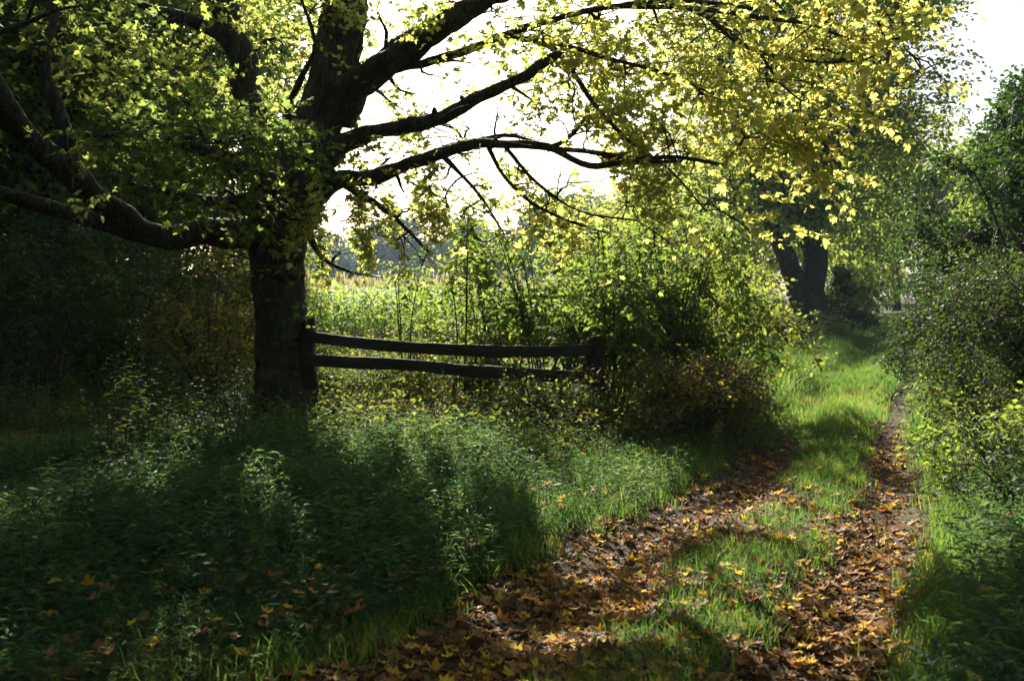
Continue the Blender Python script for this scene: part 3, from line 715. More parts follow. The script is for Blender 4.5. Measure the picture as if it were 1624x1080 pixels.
# ------------------------------------------------------------------ corn field
def build_corn():
    rng = np.random.default_rng(4)
    g = Geo()
    # one corn plant as a template
    def corn(seed):
        r = np.random.default_rng(seed); c = Geo(); V = []; F_ = []; A = []
        def strip(P, W, nrm, a):
            k = len(V)
            for p, w in zip(P, W): V.append(p - nrm * w); V.append(p + nrm * w); A.extend([a, a])
            for i in range(len(P) - 1): F_.append((k + 2 * i, k + 2 * i + 1, k + 2 * i + 3, k + 2 * i + 2))
        strip(np.array([(0, 0, 0), (0, 0, 1), (0, 0, 1.9)]), [.014, .012, .006], np.array([1., 0, 0]), .4)
        strip(np.array([(0, 0, 0), (0, 0, 1), (0, 0, 1.9)]), [.014, .012, .006], np.array([0., 1, 0]), .4)
        for i in range(11):
            z = .3 + i * .14; a = (i % 2) * math.pi + r.normal() * .5; d = np.array([math.cos(a), math.sin(a), 0]); L = r.uniform(.55, .85)
            P = np.array([d * (L * t) + (0, 0, z + L * (.85 * t - .95 * t * t)) for t in (0, .25, .5, .75, 1)])
            strip(P, [.02, .042, .04, .026, .003], np.array([-d[1], d[0], .15]), r.uniform(.1, .65) if i > 2 else .9)
        for i in range(5):
            a = r.uniform(0, 6.28); d = np.array([math.cos(a), math.sin(a), 0]) * r.uniform(.03, .14)
            strip(np.array([(0, 0, 1.85), d * .5 + (0, 0, 2.05), d + (0, 0, 2.18)]), [.006, .012, .006], np.array([-d[1], d[0], 0]) / (np.linalg.norm(d) + 1e-6), .97)
        return np.array(V), np.array(F_), np.array(A)
    T = [corn(s) for s in (1, 2, 3, 4)]
    rows = []
    for Y in np.concatenate([np.arange(25, 45, .75), np.arange(45, 80, 2.2), np.arange(80, 140, 6)]):
        x0, x1 = -.62 * Y * .55 - 2, min(.09 * Y + 3, 9)
        x = np.arange(x0, x1, .22 if Y < 45 else .3); rows.append(np.stack([x + rng.normal(size=len(x)) * .05, Y + rng.normal(size=len(x)) * .06], -1))
    XY = np.concatenate(rows); z = height(XY[:, 0], XY[:, 1])
    for k, (Vt, Ft, At) in enumerate(T):
        m = rng.integers(0, 4, len(XY)) == k if k else np.arange(len(XY)) % 4 == 0
        P = np.column_stack([XY, z])[np.arange(len(XY)) % 4 == k]
        a = rng.uniform(0, 6.28, len(P)); ca, sa = np.cos(a), np.sin(a); s = rng.uniform(.82, 1.0, len(P))
        R = np.zeros((len(P), 3, 3)); R[:, 0, 0] = ca; R[:, 0, 1] = -sa; R[:, 1, 0] = sa; R[:, 1, 1] = ca; R[:, 2, 2] = 1
        V = P[:, None] + s[:, None, None] * np.einsum('nij,kj->nki', R, Vt)
        g.add(V.reshape(-1, 3), [(Ft[None] + (np.arange(len(P)) * len(Vt))[:, None, None]).reshape(-1, 4)], np.tile(At, len(P)))
    tag(g.obj("corn_crop", M_corn), "sunlit field of tall tasselled corn beyond the fence", "corn", kind="stuff")
build_corn()

# ------------------------------------------------------------------ shrubs
def G(px, Y): return (float(at(px, 500, Y)[0]), Y)
SH = dict
shrubs = [
    # around and behind the fence
    ("leafy_shrub", "large rounded shrub with glossy green leaves behind the fence post", "shrub", G(870, 13.7), 3.2, 3.6, 26, 640, 8, OVAL, .105, M_green, 31, dict(hue=.18, arch=.25, tl=(.25, .5))),
    ("leafy_shrub", "tall loose shrub with long drooping leaves just past the fence post", "shrub", G(1060, 13.0), 2.9, 2.8, 26, 620, 8, T_oval(.17, .25), .13, M_green, 32, dict(hue=.25, arch=.4, droop=.45)),
    ("leafy_shrub", "yellowish shrub between the fence corner and the grassy verge", "shrub", G(1140, 13.8), 2.3, 2.2, 22, 400, 7, OVAL, .085, M_bramble, 33, dict(hue=.3, arch=.4)),
    ("leafy_shrub", "leafy shrub leaning over the end post of the rail fence", "shrub", G(965, 12.2), 2.4, 2.2, 22, 430, 8, OVAL, .095, M_green, 68, dict(hue=.2, arch=.3)),
    ("bush", "far bush closing the view on the field side of the path's end", "bush", G(1330, 54), 4.2, 5.5, 20, 420, 7, OVAL, .22, M_green, 69, dict(hue=.45)),
    ("bush", "far bush closing the view beyond the path's end", "bush", G(1500, 58), 5.5, 5.5, 22, 460, 7, OVAL, .22, M_pale, 70, dict(hue=.3)),
    ("dark_shrub", "low dark shrub edging the sunlit strip of verge", "shrub", G(1535, 11.5), 1.0, 1.1, 20, 320, 7, OVAL, .06, M_dark, 81, dict(hue=.4, arch=.4)),
    ("dark_shrub", "low leafy shrub half in sun at the picture's edge", "shrub", G(1600, 8.4), .75, 1.2, 18, 260, 7, OVAL, .06, M_green, 82, dict(hue=.3, arch=.4)),
    ("dark_shrub", "knee-high shady shrub closest to the viewer beside the track", "shrub", G(1640, 7.0), .6, 1.0, 16, 200, 7, OVAL, .055, M_dark, 83, dict(hue=.4, arch=.4)),
    ("leafy_shrub", "sprawling open shrub standing behind the middle of the fence rails", "shrub", G(780, 14.4), 2.5, 2.6, 16, 240, 8, OVAL, .10, M_green, 84, dict(hue=.45, arch=.35)),
    ("bush", "pale bush far beyond the path's end", "bush", G(1445, 78), 5.5, 9, 22, 460, 7, OVAL, .28, M_pale, 85, dict(hue=.5)),
    ("sapling", "thin sapling with few large leaves rising above the corn behind the fence", "sapling", G(735, 12.6), 2.7, .9, 5, 60, 6, OVAL, .11, M_green, 34, dict(hue=.3, arch=.1, t0=.45)),
    ("sapling", "small bare stemmed sapling in front of the corn near the maple trunk", "sapling", G(640, 13), 2.0, .8, 4, 30, 6, OVAL, .09, M_green, 35, dict(hue=.25, arch=.2, t0=.5)),
    ("low_shrub", "low sunlit shrub behind the upper fence rail next to the maple trunk", "shrub", G(545, 13.2), .85, 1.7, 18, 330, 7, OVAL, .06, M_bramble, 36, dict(hue=.22, arch=.3)),
    ("low_shrub", "low yellow-green shrub behind the middle of the fence rails", "shrub", G(655, 13.4), .8, 1.9, 18, 330, 7, OVAL, .06, M_bramble, 37, dict(hue=.35, arch=.3)),
    ("low_shrub", "low mixed shrub behind the fence under the thin sapling", "shrub", G(760, 13.1), 1.0, 1.7, 16, 300, 7, OVAL, .06, M_bramble, 38, dict(hue=.3, arch=.3)),
    ("bramble", "dark reddish bramble thicket below the fence post", "bramble", G(1085, 10.8), 1.0, 1.8, 30, 520, 7, OVAL, .055, M_bramble, 39, dict(hue=.55, arch=.5)),
    ("bramble", "brown-leaved bramble mound at the edge of the grassy verge", "bramble", G(1115, 11.2), 1.0, 1.5, 26, 420, 7, OVAL, .055, M_bramble, 40, dict(hue=.6, arch=.5)),
    ("bramble", "sunlit tangled bramble where the verge meets the path", "bramble", G(1150, 12.3), .9, 1.2, 20, 260, 7, OVAL, .055, M_bramble, 41, dict(hue=.4, arch=.5)),
    ("bramble", "tangled bramble growing through the fence rails near the post", "bramble", G(850, 11.0), .50, 1.3, 22, 220, 7, OVAL, .055, M_bramble, 42, dict(hue=.45, arch=.5)),
    ("bramble", "low bramble under the middle of the fence rails", "bramble", G(700, 11.0), .45, 1.6, 22, 240, 7, OVAL, .055, M_bramble, 43, dict(hue=.45, arch=.4)),
    ("bramble", "low bramble under the fence rails close to the maple trunk", "bramble", G(560, 11.0), .42, 1.4, 20, 220, 7, OVAL, .05, M_bramble, 44, dict(hue=.4, arch=.4)),
    # mid distance up to the twin trunks
    ("bush", "pale green bush between the fence shrubs and the twin trunks", "bush", G(1120, 26), 3.0, 3.4, 22, 520, 7, OVAL, .13, M_pale, 45, dict(hue=.3)),
    ("bush", "dark rounded bush at the foot of the twin-trunked tree", "bush", G(1178, 31), 2.3, 2.4, 20, 460, 7, OVAL, .15, M_dark, 46, dict(hue=.5)),
    ("bush", "dark bush on the path side of the twin trunks", "bush", G(1340, 34), 2.7, 1.6, 20, 520, 7, OVAL, .15, M_dark, 47, dict(hue=.4)),
    ("bush", "bright green bush at the far bend of the path", "bush", G(1372, 46), 3.2, 2.0, 18, 420, 7, OVAL, .16, M_green, 48, dict(hue=.6)),
    ("bush", "yellow-green bush behind the loose drooping shrub", "bush", G(1080, 20), 2.9, 3.6, 22, 520, 7, OVAL, .11, M_green, 49, dict(hue=.65)),
    ("low_shrub", "low green shrub hiding the foot of the leaning twin trunk", "shrub", G(1240, 30), 1.5, 1.7, 16, 240, 7, OVAL, .11, M_green, 66, dict(hue=.3)),
    ("low_shrub", "low pale shrub at the path side foot of the twin trunks", "shrub", G(1325, 31), 1.3, 1.6, 16, 220, 7, OVAL, .11, M_pale, 67, dict(hue=.3)),
    # to the right of the path
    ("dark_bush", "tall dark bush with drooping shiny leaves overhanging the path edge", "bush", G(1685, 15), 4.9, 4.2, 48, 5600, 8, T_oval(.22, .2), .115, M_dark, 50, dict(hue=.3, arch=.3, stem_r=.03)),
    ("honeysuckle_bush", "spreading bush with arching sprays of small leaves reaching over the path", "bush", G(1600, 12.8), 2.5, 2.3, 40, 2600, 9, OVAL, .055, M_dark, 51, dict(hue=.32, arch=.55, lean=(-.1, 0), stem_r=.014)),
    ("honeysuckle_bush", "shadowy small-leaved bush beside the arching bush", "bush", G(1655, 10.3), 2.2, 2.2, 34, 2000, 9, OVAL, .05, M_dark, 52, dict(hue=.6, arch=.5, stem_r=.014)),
    ("bush", "hazy light green bush where the path leaves the trees", "bush", G(1560, 36), 4.6, 4.4, 26, 700, 7, OVAL, .16, M_green, 53, dict(hue=.5)),
    ("bush", "dense bush between the dark overhanging bush and the far bend", "bush", G(1650, 24), 5.2, 5, 30, 1300, 7, OVAL, .14, M_dark, 54, dict(hue=.4)),
    ("low_shrub", "small leafy shrub low at the verge under the arching bush", "shrub", G(1585, 9.9), .8, 1.3, 18, 260, 7, OVAL, .055, M_green, 55, dict(hue=.35, arch=.4)),
    # dark understorey left of the maple
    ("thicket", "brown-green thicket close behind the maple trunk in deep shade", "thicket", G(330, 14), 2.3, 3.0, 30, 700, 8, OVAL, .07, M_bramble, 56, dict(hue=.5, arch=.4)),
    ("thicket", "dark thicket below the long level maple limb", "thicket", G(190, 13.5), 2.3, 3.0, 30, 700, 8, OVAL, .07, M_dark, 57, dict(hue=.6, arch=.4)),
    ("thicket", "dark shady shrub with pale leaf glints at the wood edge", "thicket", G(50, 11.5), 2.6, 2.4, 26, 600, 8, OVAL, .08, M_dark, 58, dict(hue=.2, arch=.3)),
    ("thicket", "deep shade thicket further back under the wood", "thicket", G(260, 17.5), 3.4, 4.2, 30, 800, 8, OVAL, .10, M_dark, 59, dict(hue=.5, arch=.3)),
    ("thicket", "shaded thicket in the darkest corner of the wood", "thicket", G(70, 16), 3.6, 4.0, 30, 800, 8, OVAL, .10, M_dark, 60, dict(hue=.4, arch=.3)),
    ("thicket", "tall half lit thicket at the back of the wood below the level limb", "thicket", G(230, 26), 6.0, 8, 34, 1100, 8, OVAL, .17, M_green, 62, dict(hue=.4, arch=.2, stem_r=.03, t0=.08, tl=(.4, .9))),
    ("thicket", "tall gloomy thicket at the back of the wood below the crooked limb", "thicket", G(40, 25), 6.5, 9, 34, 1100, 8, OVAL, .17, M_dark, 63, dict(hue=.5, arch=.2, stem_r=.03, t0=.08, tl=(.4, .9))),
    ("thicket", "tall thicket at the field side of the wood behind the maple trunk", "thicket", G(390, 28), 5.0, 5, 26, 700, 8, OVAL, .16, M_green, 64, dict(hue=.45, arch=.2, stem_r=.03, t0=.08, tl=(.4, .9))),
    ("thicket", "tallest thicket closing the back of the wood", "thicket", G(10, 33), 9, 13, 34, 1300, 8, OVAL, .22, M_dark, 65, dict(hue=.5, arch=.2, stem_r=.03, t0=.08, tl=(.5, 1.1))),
    ("thicket", "half lit thicket seen between the maple trunk and the wood", "thicket", G(385, 19), 3.0, 2.6, 24, 500, 8, OVAL, .10, M_green, 61, dict(hue=.4, arch=.3)),
]
for (nm, lb, ct, ps, H, W, ns, nt_, K, lf, sz, mt, sd, kw) in shrubs:
    build_shrub(nm, lb, ct, ps, H, W, ns, nt_, K, lf, sz, mt, sd, **kw)

# ------------------------------------------------------------------ woods
def simple_trunk(H, r, rng, lean=.4):
    a, b = rng.normal(size=2) * lean
    return [(0, 0, -.2, r * 1.5), (0, 0, .5, r * 1.1), (a * .2, b * .2, H * .3, r * .9), (a * .6, b * .6, H * .6, r * .6), (a, b, H * .92, r * .12)]
def copies(proto, spots, labels, group=None):
    for i, (x, y, rz, s) in enumerate(spots):
        o = proto if i == 0 else copy_tree(proto)
        o.location = (x, y, gz(x, y) - .05); o.rotation_euler.z = rz; o.scale = (s, s, s)
        o["label"] = labels[i] if isinstance(labels, list) else labels
        if group: o["group"] = group
r_ = np.random.default_rng(77)
wood = build_tree("woodland_tree", "x", "tree", (0, 0, 0), 13, (0, 0, 7.6), (4.2, 4.2, 5.0), 40, 70, 7, SIMPLE, .20, M_green, M_bark2, [simple_trunk(13, .24, r_)], 70, hue=.35, lowest=2.6, blob_r=.30)
copies(wood, [(-10.0, 21.5, .3, .95), (-12.2, 18.6, 2.1, 1.05), (-10.8, 26.5, 4.0, 1.1), (-13.5, 24.5, 1.2, 1.0), (-12.2, 15.0, 5.1, .9), (-15.5, 19.5, 3.3, 1.1), (-11.0, 32, .9, 1.15), (-18, 30, 2.6, 1.1), (-9.8, 13.2, 1.6, .62), (-17, 42, .4, 1.1), (-24, 40, 2.4, 1.2), (-31, 44, 3.9, 1.2), (-22, 52, 5.0, 1.3), (-12, 9, 1.1, 1), (-13, 3.5, 2.7, 1.05), (-9.5, -3, 3.9, 1), (-4.5, -7, .2, 1.05), (1.5, -8.5, 4.6, 1), (7.5, -6, 5.7, 1), (11.5, 1, 2.2, 1), (12.8, 7.5, 3.3, .95), (-16, -6, 1.9, 1.1), (4, -16, 1, 1.2), (-5, -17, 2, 1.2)],
       ["slender woodland trunk standing nearest behind the maple's level limb", "dark woodland tree deeper in the shade behind the level limb", "woodland tree with sunlit yellow-green crown behind the maple's upright limb",
        "shaded woodland tree among the deep thickets", "woodland tree at the shaded edge by the crooked limb", "dim woodland tree far into the wood corner", "backlit woodland tree at the field side of the wood", "dim woodland tree at the very back of the wood", "small understorey tree beside the dark thicket", "hidden field-side tree behind the wood", "dense tree deep behind the wood", "tree at the outer corner behind the wood", "tallest tree deep behind the wood"] + ["one of the tall trees of the wood around the viewpoint, outside the picture"] * 11, "trees of the dark wood")  # trees beside and behind the camera are unseen, added to block sky light
mid = build_tree("young_tree", "x", "tree", (0, 0, 0), 8, (0, 0, 4.4), (3.0, 3.0, 3.6), 30, 60, 6, SIMPLE, .20, M_pale, M_bark2, [simple_trunk(7.5, .14, r_)], 71, hue=.5, lowest=1.2, blob_r=.32)
copies(mid, [(7.2, 40, 0, 1.0), (10.2, 46, 1.7, 1.15), (5.0, 52, 3.0, .95), (13.2, 54, 4.4, 1.3), (4.6, 31, 2.2, .62)],
       ["bright young tree with pale leaves seen just past the twin trunks on the field side", "second pale young tree close behind the leaning trunk", "small pale young tree at the corn field edge", "tallest pale young tree behind the ivy trunk", "little pale young tree between the corn and the fence shrubs"], "pale young trees by the field")
far = build_tree("field_edge_tree", "x", "tree", (0, 0, 0), 11, (0, 0, 6.2), (4.0, 4.0, 5.2), 34, 60, 5, SIMPLE, .34, M_green, M_bark2, [simple_trunk(11, .22, r_)], 72, hue=.45, lowest=1.0, blob_r=.30)
copies(far, [(23.5, 44, 0, .85), (29, 52, 1.1, .95), (27, 70, 2.2, 1.25), (36, 72, 3.2, 1.2), (44, 76, 4.1, 1.15), (20.5, 62, 5.2, .8), (33, 95, .6, 1.4), (47, 100, 2.4, 1.5)],
       ["light green tree beyond the bush at the far bend", "round green tree behind the tall dark bush", "hazy tall tree above the far bend", "hazy tree right behind the tall dark bush's top", "hazy tree at the edge of the picture above the dark bush", "small tree where the path reaches the light", "palest tall tree under the white sky", "pale distant tree rising over the dark bush"], "trees beyond the bend")
spots = []
for i, px in enumerate(np.linspace(430, 1130, 19)):
    Y = 235 + 22 * math.sin(i * 2.3); spots.append((float(at(px, 440, Y)[0]), Y, i * 1.3, 1.35 + .28 * math.sin(i * 1.7)))
for px, Y, s_ in ((872, 150, 1.25), (908, 146, 1.4), (944, 152, 1.2), (770, 165, 1.0)): spots.append((float(at(px, 440, Y)[0]), Y, px * .1, s_))
tl = build_tree("distant_tree", "x", "tree", (0, 0, 0), 13, (0, 0, 6.0), (5.0, 5.0, 5.4), 34, 46, 5, SIMPLE, .6, M_dark, M_bark2, [simple_trunk(11, .25, r_)], 73, hue=.45, lowest=.8, blob_r=.32)
copies(tl, spots, "one of the blue-grey hazy trees in the line beyond the corn field", "tree line beyond the corn field")

# ------------------------------------------------------------------ weeds (single plants)
def build_weed(name, label, pos, H, nst, leaf, size, mat, seed, hue, group=None, per=16, spread=.12, cat="weed", angle=.2):
    rng = np.random.default_rng(seed)
    pos = np.array([pos[0], pos[1], gz(pos[0], pos[1]) - .02]); root = empty(name, pos); tag(root, label, cat, group)
    gl, gw = Geo(), Geo()
    for i in range(nst):
        d = rng.normal(size=3) * [spread, spread, 0]; h = H * rng.uniform(.7, 1)
        p, r = catmull([d * .2, d * .6 + [0, 0, h * .5], d * 1.2 + rng.normal(size=3) * .02 + [0, 0, h]], [.005, .004, .0015], .06)
        tube(gw, p, r, 5)
        t = np.linspace(.18, 1, per) + rng.normal(size=per) * .01
        k = np.clip(t * (len(p) - 1), 0, len(p) - 1.001); j = k.astype(int); P = p[j] + (p[j + 1] - p[j]) * (k - j)[:, None]
        a = np.arange(per) * 2.4 + rng.normal(size=per) * .3
        X = np.stack([np.cos(a), np.sin(a), np.full(per, angle) + rng.normal(size=per) * .15], -1)
        s = size * (1.15 - .65 * t) * rng.uniform(.8, 1.15, per)
        scatter(gl, leaf, P, X, np.array([0, 0, 1.]) + rng.normal(size=(per, 3)) * .25, s, np.clip(hue + rng.normal(size=per) * .12, 0, 1))
    gw.obj("stem", M_twig, root, smooth_shade=True); gl.obj("foliage", mat, root)
    return root
LA = T_oval(.16, .35)
def GP(px, py):
    Y = EYE * F / (py - 470); return G(px, Y)
build_weed("tall_weed", "tallest stalky weed with rows of pale drooping leaves before the dark wood", (G(205, 8.2)), 1.05, 6, LA, .125, M_weed, 101, .35, per=20, spread=.10)
build_weed("tall_weed", "shorter stalky weed with pale leaves leaning beside the tallest one", (G(232, 8.0)), .9, 5, LA, .12, M_weed, 102, .4, per=18)
build_weed("tall_weed", "thin stalky weed with yellowing lower leaves in front of the tallest one", (G(185, 7.6)), .68, 4, LA, .11, M_weed, 103, .7, per=14)
build_weed("tall_weed", "weed with a bright leafy tip standing alone by the dark wood", (G(165, 7.8)), .62, 1, LA, .09, M_green, 104, .7, per=12, spread=.02)
build_weed("broadleaf_plant", "low plant with large heart-shaped leaves in the dark grass near the picture's bottom", GP(140, 1010), .30, 4, T_oval(.36, .2), .11, M_green, 105, .25, per=5, cat="plant", spread=.14)
build_weed("broadleaf_plant", "low broad-leaved plant among the grass beside the heart-leaved plant", GP(275, 930), .32, 4, T_oval(.36, .2), .10, M_green, 106, .2, per=5, cat="plant", spread=.14)
build_weed("broadleaf_plant", "broad-leaved seedling at the grass edge above the leaf litter", GP(628, 950), .24, 4, T_oval(.34, .2), .08, M_green, 107, .35, per=5, cat="plant", spread=.1)
build_weed("crimson_plant", "tiny plant with crimson leaves beside the rut", GP(1254, 700), .22, 3, T_oval(.3), .055, M_pink, 108, .5, per=6, cat="plant", spread=.05)
nettle = build_weed("leafy_weed", "x", (0, 0), .7, 5, T_oval(.28, .25), .09, M_weed, 110, .3, per=13, spread=.14)
nettle2 = build_weed("leafy_weed", "x", (0, 0), .6, 6, T_oval(.34, .25), .075, M_weed, 111, .5, per=12, spread=.16)
rw = np.random.default_rng(12)
for i in range(84):
    o = (nettle, nettle2)[i] if i < 2 else copy_tree((nettle, nettle2)[i % 2])
    px = rw.uniform(330, 980) if i % 4 else rw.uniform(0, 420); Y = rw.uniform(8.6, 11.2) if i % 4 else rw.uniform(7.6, 10.6)
    x, y = G(px, Y); s = rw.uniform(.45, .85) if i % 4 else rw.uniform(.8, 1.3)
    o.location = (x, y, gz(x, y) - .02); o.rotation_euler.z = rw.uniform(0, 6.28); o.scale = (s, s, s)
    o["label"] = "one of the leafy grey-green weeds growing along the foot of the fence and wood"; o["group"] = "leafy weeds along the fence foot"

bl = build_weed("broadleaf_plant", "x", (0, 0), .34, 5, T_oval(.36, .2), .085, M_green, 120, .3, per=6, cat="plant", spread=.15)
for i in range(34):
    o = bl if i == 0 else copy_tree(bl)
    Y = rw.uniform(4.6, 9); x = rw.uniform(-.5 * Y, -.12 * Y + .3 * (Y - 5)); s = rw.uniform(.6, 1.15)
    o.location = (x, Y, gz(x, Y) - .01); o.rotation_euler.z = rw.uniform(0, 6.28); o.scale = (s, s, s)
    o["label"] = "one of the small broad-leaved plants dotted through the shaded grass bank"; o["group"] = "broad-leaved plants in the bank grass"

# ------------------------------------------------------------------ grass, stilt grass, leaf litter
def tuft(seed, n, spread, hmin, hmax, w):
    r = np.random.default_rng(seed); V = []; Fq = []
    for i in range(n):
        a = r.uniform(0, 6.28); d = np.array([math.cos(a), math.sin(a), 0]); b = np.append(r.normal(size=2) * spread, 0); h = r.uniform(hmin, hmax); bend = r.uniform(.15, .8) * h
        s = np.array([-d[1], d[0], 0]); k = len(V)
        for t, ww in ((0, w), (.4, w * .9), (.75, w * .6), (1, w * .08)):
            c = b + d * bend * t * t + [0, 0, h * (t - .25 * t * t * bend / h)]
            V += [c - s * ww, c + s * ww]
        for j in range(3): Fq.append((k + 2 * j, k + 2 * j + 1, k + 2 * j + 3, k + 2 * j + 2))
    return np.array(V), [np.array(Fq)]
def stilt(seed):
    r = np.random.default_rng(seed); g = Geo(); a = r.uniform(0, 6.28); d = np.array([math.cos(a), math.sin(a), 0]) * r.uniform(.05, .22); h = r.uniform(.18, .34)
    t = np.linspace(.25, 1, 8); P = d * (t ** 1.7)[:, None] + np.outer(t, [0, 0, h])
    aa = np.arange(8) * 2.7 + r.normal(size=8) * .5
    X = np.stack([np.cos(aa), np.sin(aa), r.normal(size=8) * .25 + .1], -1)
    scatter(g, T_simple(.12), P, X, np.array([0, 0, 1.]) + r.normal(size=(8, 3)) * .35, r.uniform(.045, .085, 8), .5)
    s = np.array([.0016, 0, 0]); c = [np.zeros(3), d * .3 + [0, 0, h * .5], d + [0, 0, h]]
    g.add(np.array([c[0] - s, c[0] + s, c[1] - s, c[1] + s, c[2] - s, c[2] + s]), [np.array([(0, 1, 3, 2), (2, 3, 5, 4)])])
    return np.concatenate(g.V), [np.concatenate(f) for f in g.F.values()]
def strew(geo, tmpls, XY, S, tint, rng, tilt=.15):
    z = height(XY[:, 0], XY[:, 1])
    P = np.column_stack([XY, z]); n = len(P); grp = rng.integers(0, len(tmpls), n)
    for k, T in enumerate(tmpls):
        m = grp == k
        if m.any():
            a = rng.uniform(0, 6.28, m.sum()); N = np.array([0, 0, 1.]) + rng.normal(size=(m.sum(), 3)) * tilt
            scatter(geo, T, P[m], np.stack([np.cos(a), np.sin(a), 0 * a], -1), N, S[m], tint[m])
def sample(rng, n, y0, y1, margin=1.0):
    Y = y0 * (y1 / y0) ** rng.uniform(0, 1, n); X = rng.uniform(-1, 1, n) * (.56 * Y + margin)
    return np.stack([X, Y], -1)

def build_ground_cover():
    rng = np.random.default_rng(99)
    # stilt grass over the left bank and the right verge
    XY = sample(rng, 64000, 3.0, 17)
    a, b = ruts(XY[:, 0], XY[:, 1])
    n1 = noise3(np.column_stack([XY, 0 * a]), 1.1, 2)
    keep = ((a > .32 + .28 * (1 - smooth(5, 8, XY[:, 1])) + .25 * n1) & (rng.uniform(size=len(a)) < smooth(.2, .95, a + .2 * n1))) | ((-b > .45 + .15 * n1) & (rng.uniform(size=len(a)) < smooth(.3, 1.0, -b) * .8))
    keep &= ~((XY[:, 1] > 8.9 + .5 * n1) & (a > 1.4) & (rng.uniform(size=len(a)) < .75))
    XY, a, n1 = XY[keep], a[keep], n1[keep]
    g = Geo(); S = (1.0 + .25 * n1) * rng.uniform(.7, 1.25, len(XY)) * (.75 + .25 * smooth(.5, 2, abs(a)))
    strew(g, [stilt(s) for s in range(10)], XY, S, np.clip(.35 + .12 * n1 + rng.normal(size=len(XY)) * .16, 0, 1), rng, .25)
    tag(g.obj("stilt_grass", M_stilt), "soft leafy stilt grass covering the shaded bank", "grass", kind="stuff")
    # fine grass: centre strip, verges, far path
    g = Geo()
    XY = np.concatenate([sample(rng, 80000, 3.0, 60, 1.5), np.stack([rng.uniform(1.5, 13, 60000), rng.uniform(8, 34, 60000)], -1)])
    a, b = ruts(XY[:, 0], XY[:, 1])
    n1 = noise3(np.column_stack([XY, 0 * a]), 1.5, 3); u = rng.uniform(size=len(a))
    near = smooth(8.5, 12, XY[:, 1])
    rut = np.minimum(abs(a) / (.42 + .16 * (1 - smooth(5, 7, XY[:, 1]))), abs(b) / .36) * (1 + .7 * near)
    rut = np.where(XY[:, 1] > 9.5, np.maximum(rut, np.minimum(1.2, abs(b) / .24) * smooth(9.5, 12.5, XY[:, 1]) + 0 * a), rut)
    centre = (a < 0) & (b > 0)
    dens = np.where(centre, np.clip(.86 + .55 * n1 + .3 * near, .12, 1), np.where(a > 0, smooth(.2, .9, a) * .55, smooth(.15, .6, -b) * .9))
    dens = dens * smooth(.55, 1.15, rut + .25 * near * (abs(b) > .34) + .15 * n1)
    dens = np.where((a >= 0) & (a < 1.5), np.maximum(dens, (.3 + .5 * smooth(.15, .5, a)) * smooth(10, 13, XY[:, 1])), dens)
    far_l = (a > 3.2) & (XY[:, 1] > 11); far_r = (-b > 2.6) & (XY[:, 1] > 9)
    dens = np.where(far_l | far_r, dens * .25, dens)
    m = u < dens; XY, a, b, n1 = XY[m], a[m], b[m], n1[m]
    S = rng.uniform(.6, 1.15, len(XY)) * np.where((a < 0) & (b > 0), .75 + .25 * smooth(10, 14, XY[:, 1]), 1.15) * (1 + .9 * smooth(12, 45, XY[:, 1]))
    strew(g, [tuft(s, 18, .07, .05, .16, .0024) for s in range(8)], XY, S, np.clip(.36 + .22 * n1 + rng.normal(size=len(XY)) * .16 + (rng.uniform(size=len(XY)) < .07) * .55, 0, 1), rng, .3)
    # tall meadow grass left of the far path
    XY = np.stack([rng.uniform(3.0, 10, 5200), rng.uniform(14, 30, 5200)], -1); a, b = ruts(XY[:, 0], XY[:, 1])
    XY = XY[(a > .5) & (a < 4.5)]
    strew(g, [tuft(s, 9, .06, .3, .6, .004) for s in range(20, 26)], XY, rng.uniform(.7, 1.2, len(XY)), np.clip(.42 + rng.normal(size=len(XY)) * .25, 0, 1), rng, .15)
    tag(g.obj("grass", M_grass), "fresh green grass on the centre strip and along the path", "grass", kind="stuff")
    # low undergrowth between fence, wood and corn
    g = Geo(); gw = Geo()
    XY = sample(rng, 9000, 8.6, 26, 2); a, b = ruts(XY[:, 0], XY[:, 1])
    y = XY[:, 1]
    m = ((a > 1.6) & (y > 9.4 + .6 * noise3(np.column_stack([XY, 0 * a]), .8)) & (XY[:, 0] < .26 * y - .2)) | ((-b > 1.3) & (y > 8.6))
    XY = XY[m]; P = np.column_stack([XY, height(XY[:, 0], XY[:, 1])]); hh = rng.uniform(.05, 1, len(P)) ** 1.3 * np.where((P[:, 1] < 12) & (P[:, 0] < 2), .30, .7); P[:, 2] += hh
    twigs_and_leaves(g, gw, P, rng.normal(size=P.shape) * [1, 1, .6] + (0, 0, .3), rng.uniform(.15, .35, len(P)), 7, rng, OVAL, .06, np.clip(.3 + .3 * rng.uniform(size=len(P)) ** 2 + .1 * noise3(P, .9), 0, 1), .2, .7)
    tag(g.obj("undergrowth", M_bramble), "tangled low undergrowth below the shrubs and fence", "undergrowth", kind="stuff")
    # fallen leaves
    g = Geo()
    XY = sample(rng, 95000, 2.8, 24, .8); a, b = ruts(XY[:, 0], XY[:, 1])
    n1 = noise3(np.column_stack([XY, 0 * a]), 1.3, 1)
    near = 1 - smooth(9, 14, XY[:, 1])
    d = np.exp(-(a / np.where((a > 0) & (XY[:, 1] < 6), .8, .5)) ** 2) + np.exp(-(b / .42) ** 2) + np.where((a < 0) & (b > 0), .15 * near, 0) + .08
    d = d * (.25 + .75 * near) * np.clip(.75 + .4 * n1, .1, 1)
    m = rng.uniform(size=len(a)) < d * .62; XY, a, b = XY[m], a[m], b[m]
    z = height(XY[:, 0], XY[:, 1]) + .018 + np.abs(rng.normal(size=len(XY))) * .012 + np.where((a > .7) | (b < -.6), .16 * rng.uniform(size=len(XY)), 0)
    P = np.column_stack([XY, z]); n = len(P); u = rng.uniform(size=n)
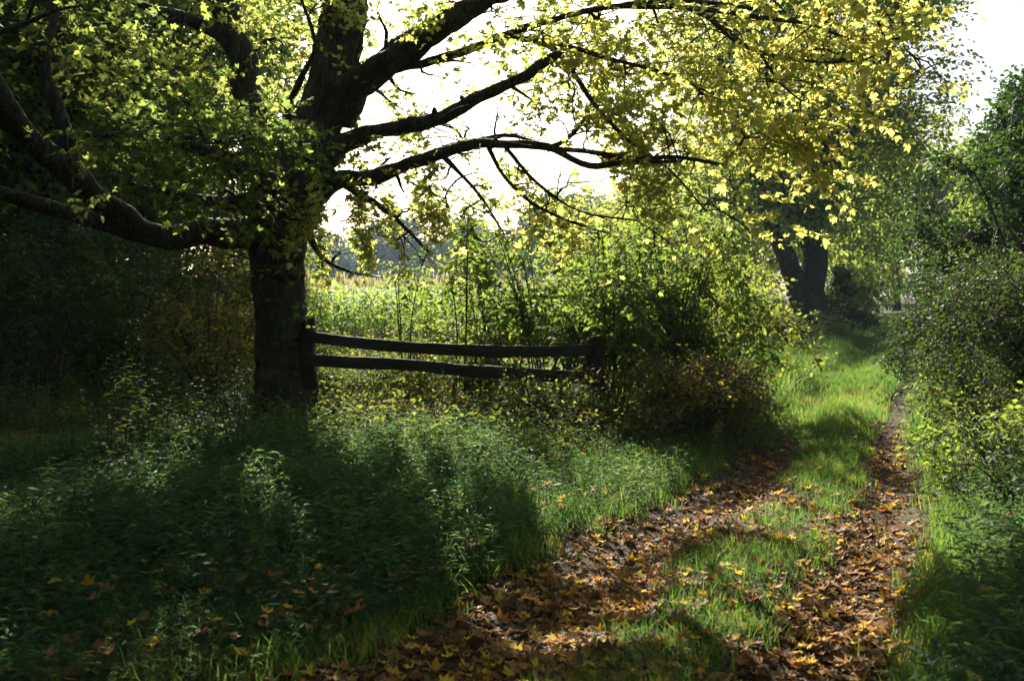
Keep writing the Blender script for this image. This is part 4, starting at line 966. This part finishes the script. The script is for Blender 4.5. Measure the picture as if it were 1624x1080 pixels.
    yel = np.where((a < -.4) & (b > .3), .26, .19)
    tint = np.where(u < .70 - yel, rng.uniform(0, .66, n), np.where(u < 1 - yel, rng.uniform(.3, .8, n), rng.uniform(.8, 1, n)))
    grp = rng.integers(0, 5, n); T = [T_maple_curl(c) for c in (.2, .5, .9, -.5, -1.0)]
    for k in range(5):
        m = grp == k; q = rng.uniform(0, 6.28, m.sum())
        X = np.stack([np.cos(q), np.sin(q), rng.normal(size=m.sum()) * .25], -1)
        scatter(g, T[k], P[m], X, np.array([0, 0, 1.]) + rng.normal(size=(m.sum(), 3)) * .35, rng.uniform(.038, .085, m.sum()), tint[m], rng.uniform(.6, 1.1, m.sum()))
    XY = sample(rng, 120000, 2.8, 20, .8); a, b = ruts(XY[:, 0], XY[:, 1])
    d = np.exp(-(a / .6) ** 2) + np.exp(-(b / .5) ** 2) + np.where((a < 0) & (b > 0), .45, .0)
    XY = XY[rng.uniform(size=len(a)) < d * .7]; n = len(XY)
    P = np.column_stack([XY, height(XY[:, 0], XY[:, 1]) + .016 + rng.uniform(0, .012, n)]); q = rng.uniform(0, 6.28, n)
    scatter(g, T_simple(.3), P, np.stack([np.cos(q), np.sin(q), rng.normal(size=n) * .3], -1), np.array([0, 0, 1.]) + rng.normal(size=(n, 3)) * .5, rng.uniform(.015, .045, n), rng.uniform(0, .75, n) ** 1.2, rng.uniform(.25, 1.6, n))
    tag(g.obj("leaf_litter", M_litter), "brown and yellow fallen maple leaves lying in the ruts", "leaf litter", kind="stuff")
build_ground_cover()

# ------------------------------------------------------------------ haze
def build_haze():
    x, y0, y1, z0, z1 = 330, -65, 860, -4, 32
    V = np.array([(-x, y0, z0), (x, y0, z0), (x, y1, z0), (-x, y1, z0), (-x, y0, z1), (x, y0, z1), (x, y1, z1), (-x, y1, z1)], float)
    Fq = np.array([(0, 3, 2, 1), (4, 5, 6, 7), (0, 1, 5, 4), (1, 2, 6, 5), (2, 3, 7, 6), (3, 0, 4, 7)])
    m, nt, out = new_mat("morning_haze")
    v = nt.nodes.new("ShaderNodeVolumePrincipled")
    v.inputs["Color"].default_value = (.62, .80, 1.0, 1); v.inputs["Density"].default_value = .00045; v.inputs["Anisotropy"].default_value = 0
    nt.links.new(v.outputs[0], out.inputs["Volume"])
    o = make_mesh("haze", V, [Fq], m); tag(o, "thin morning haze paling the far trees", "haze", kind="stuff")
build_haze()
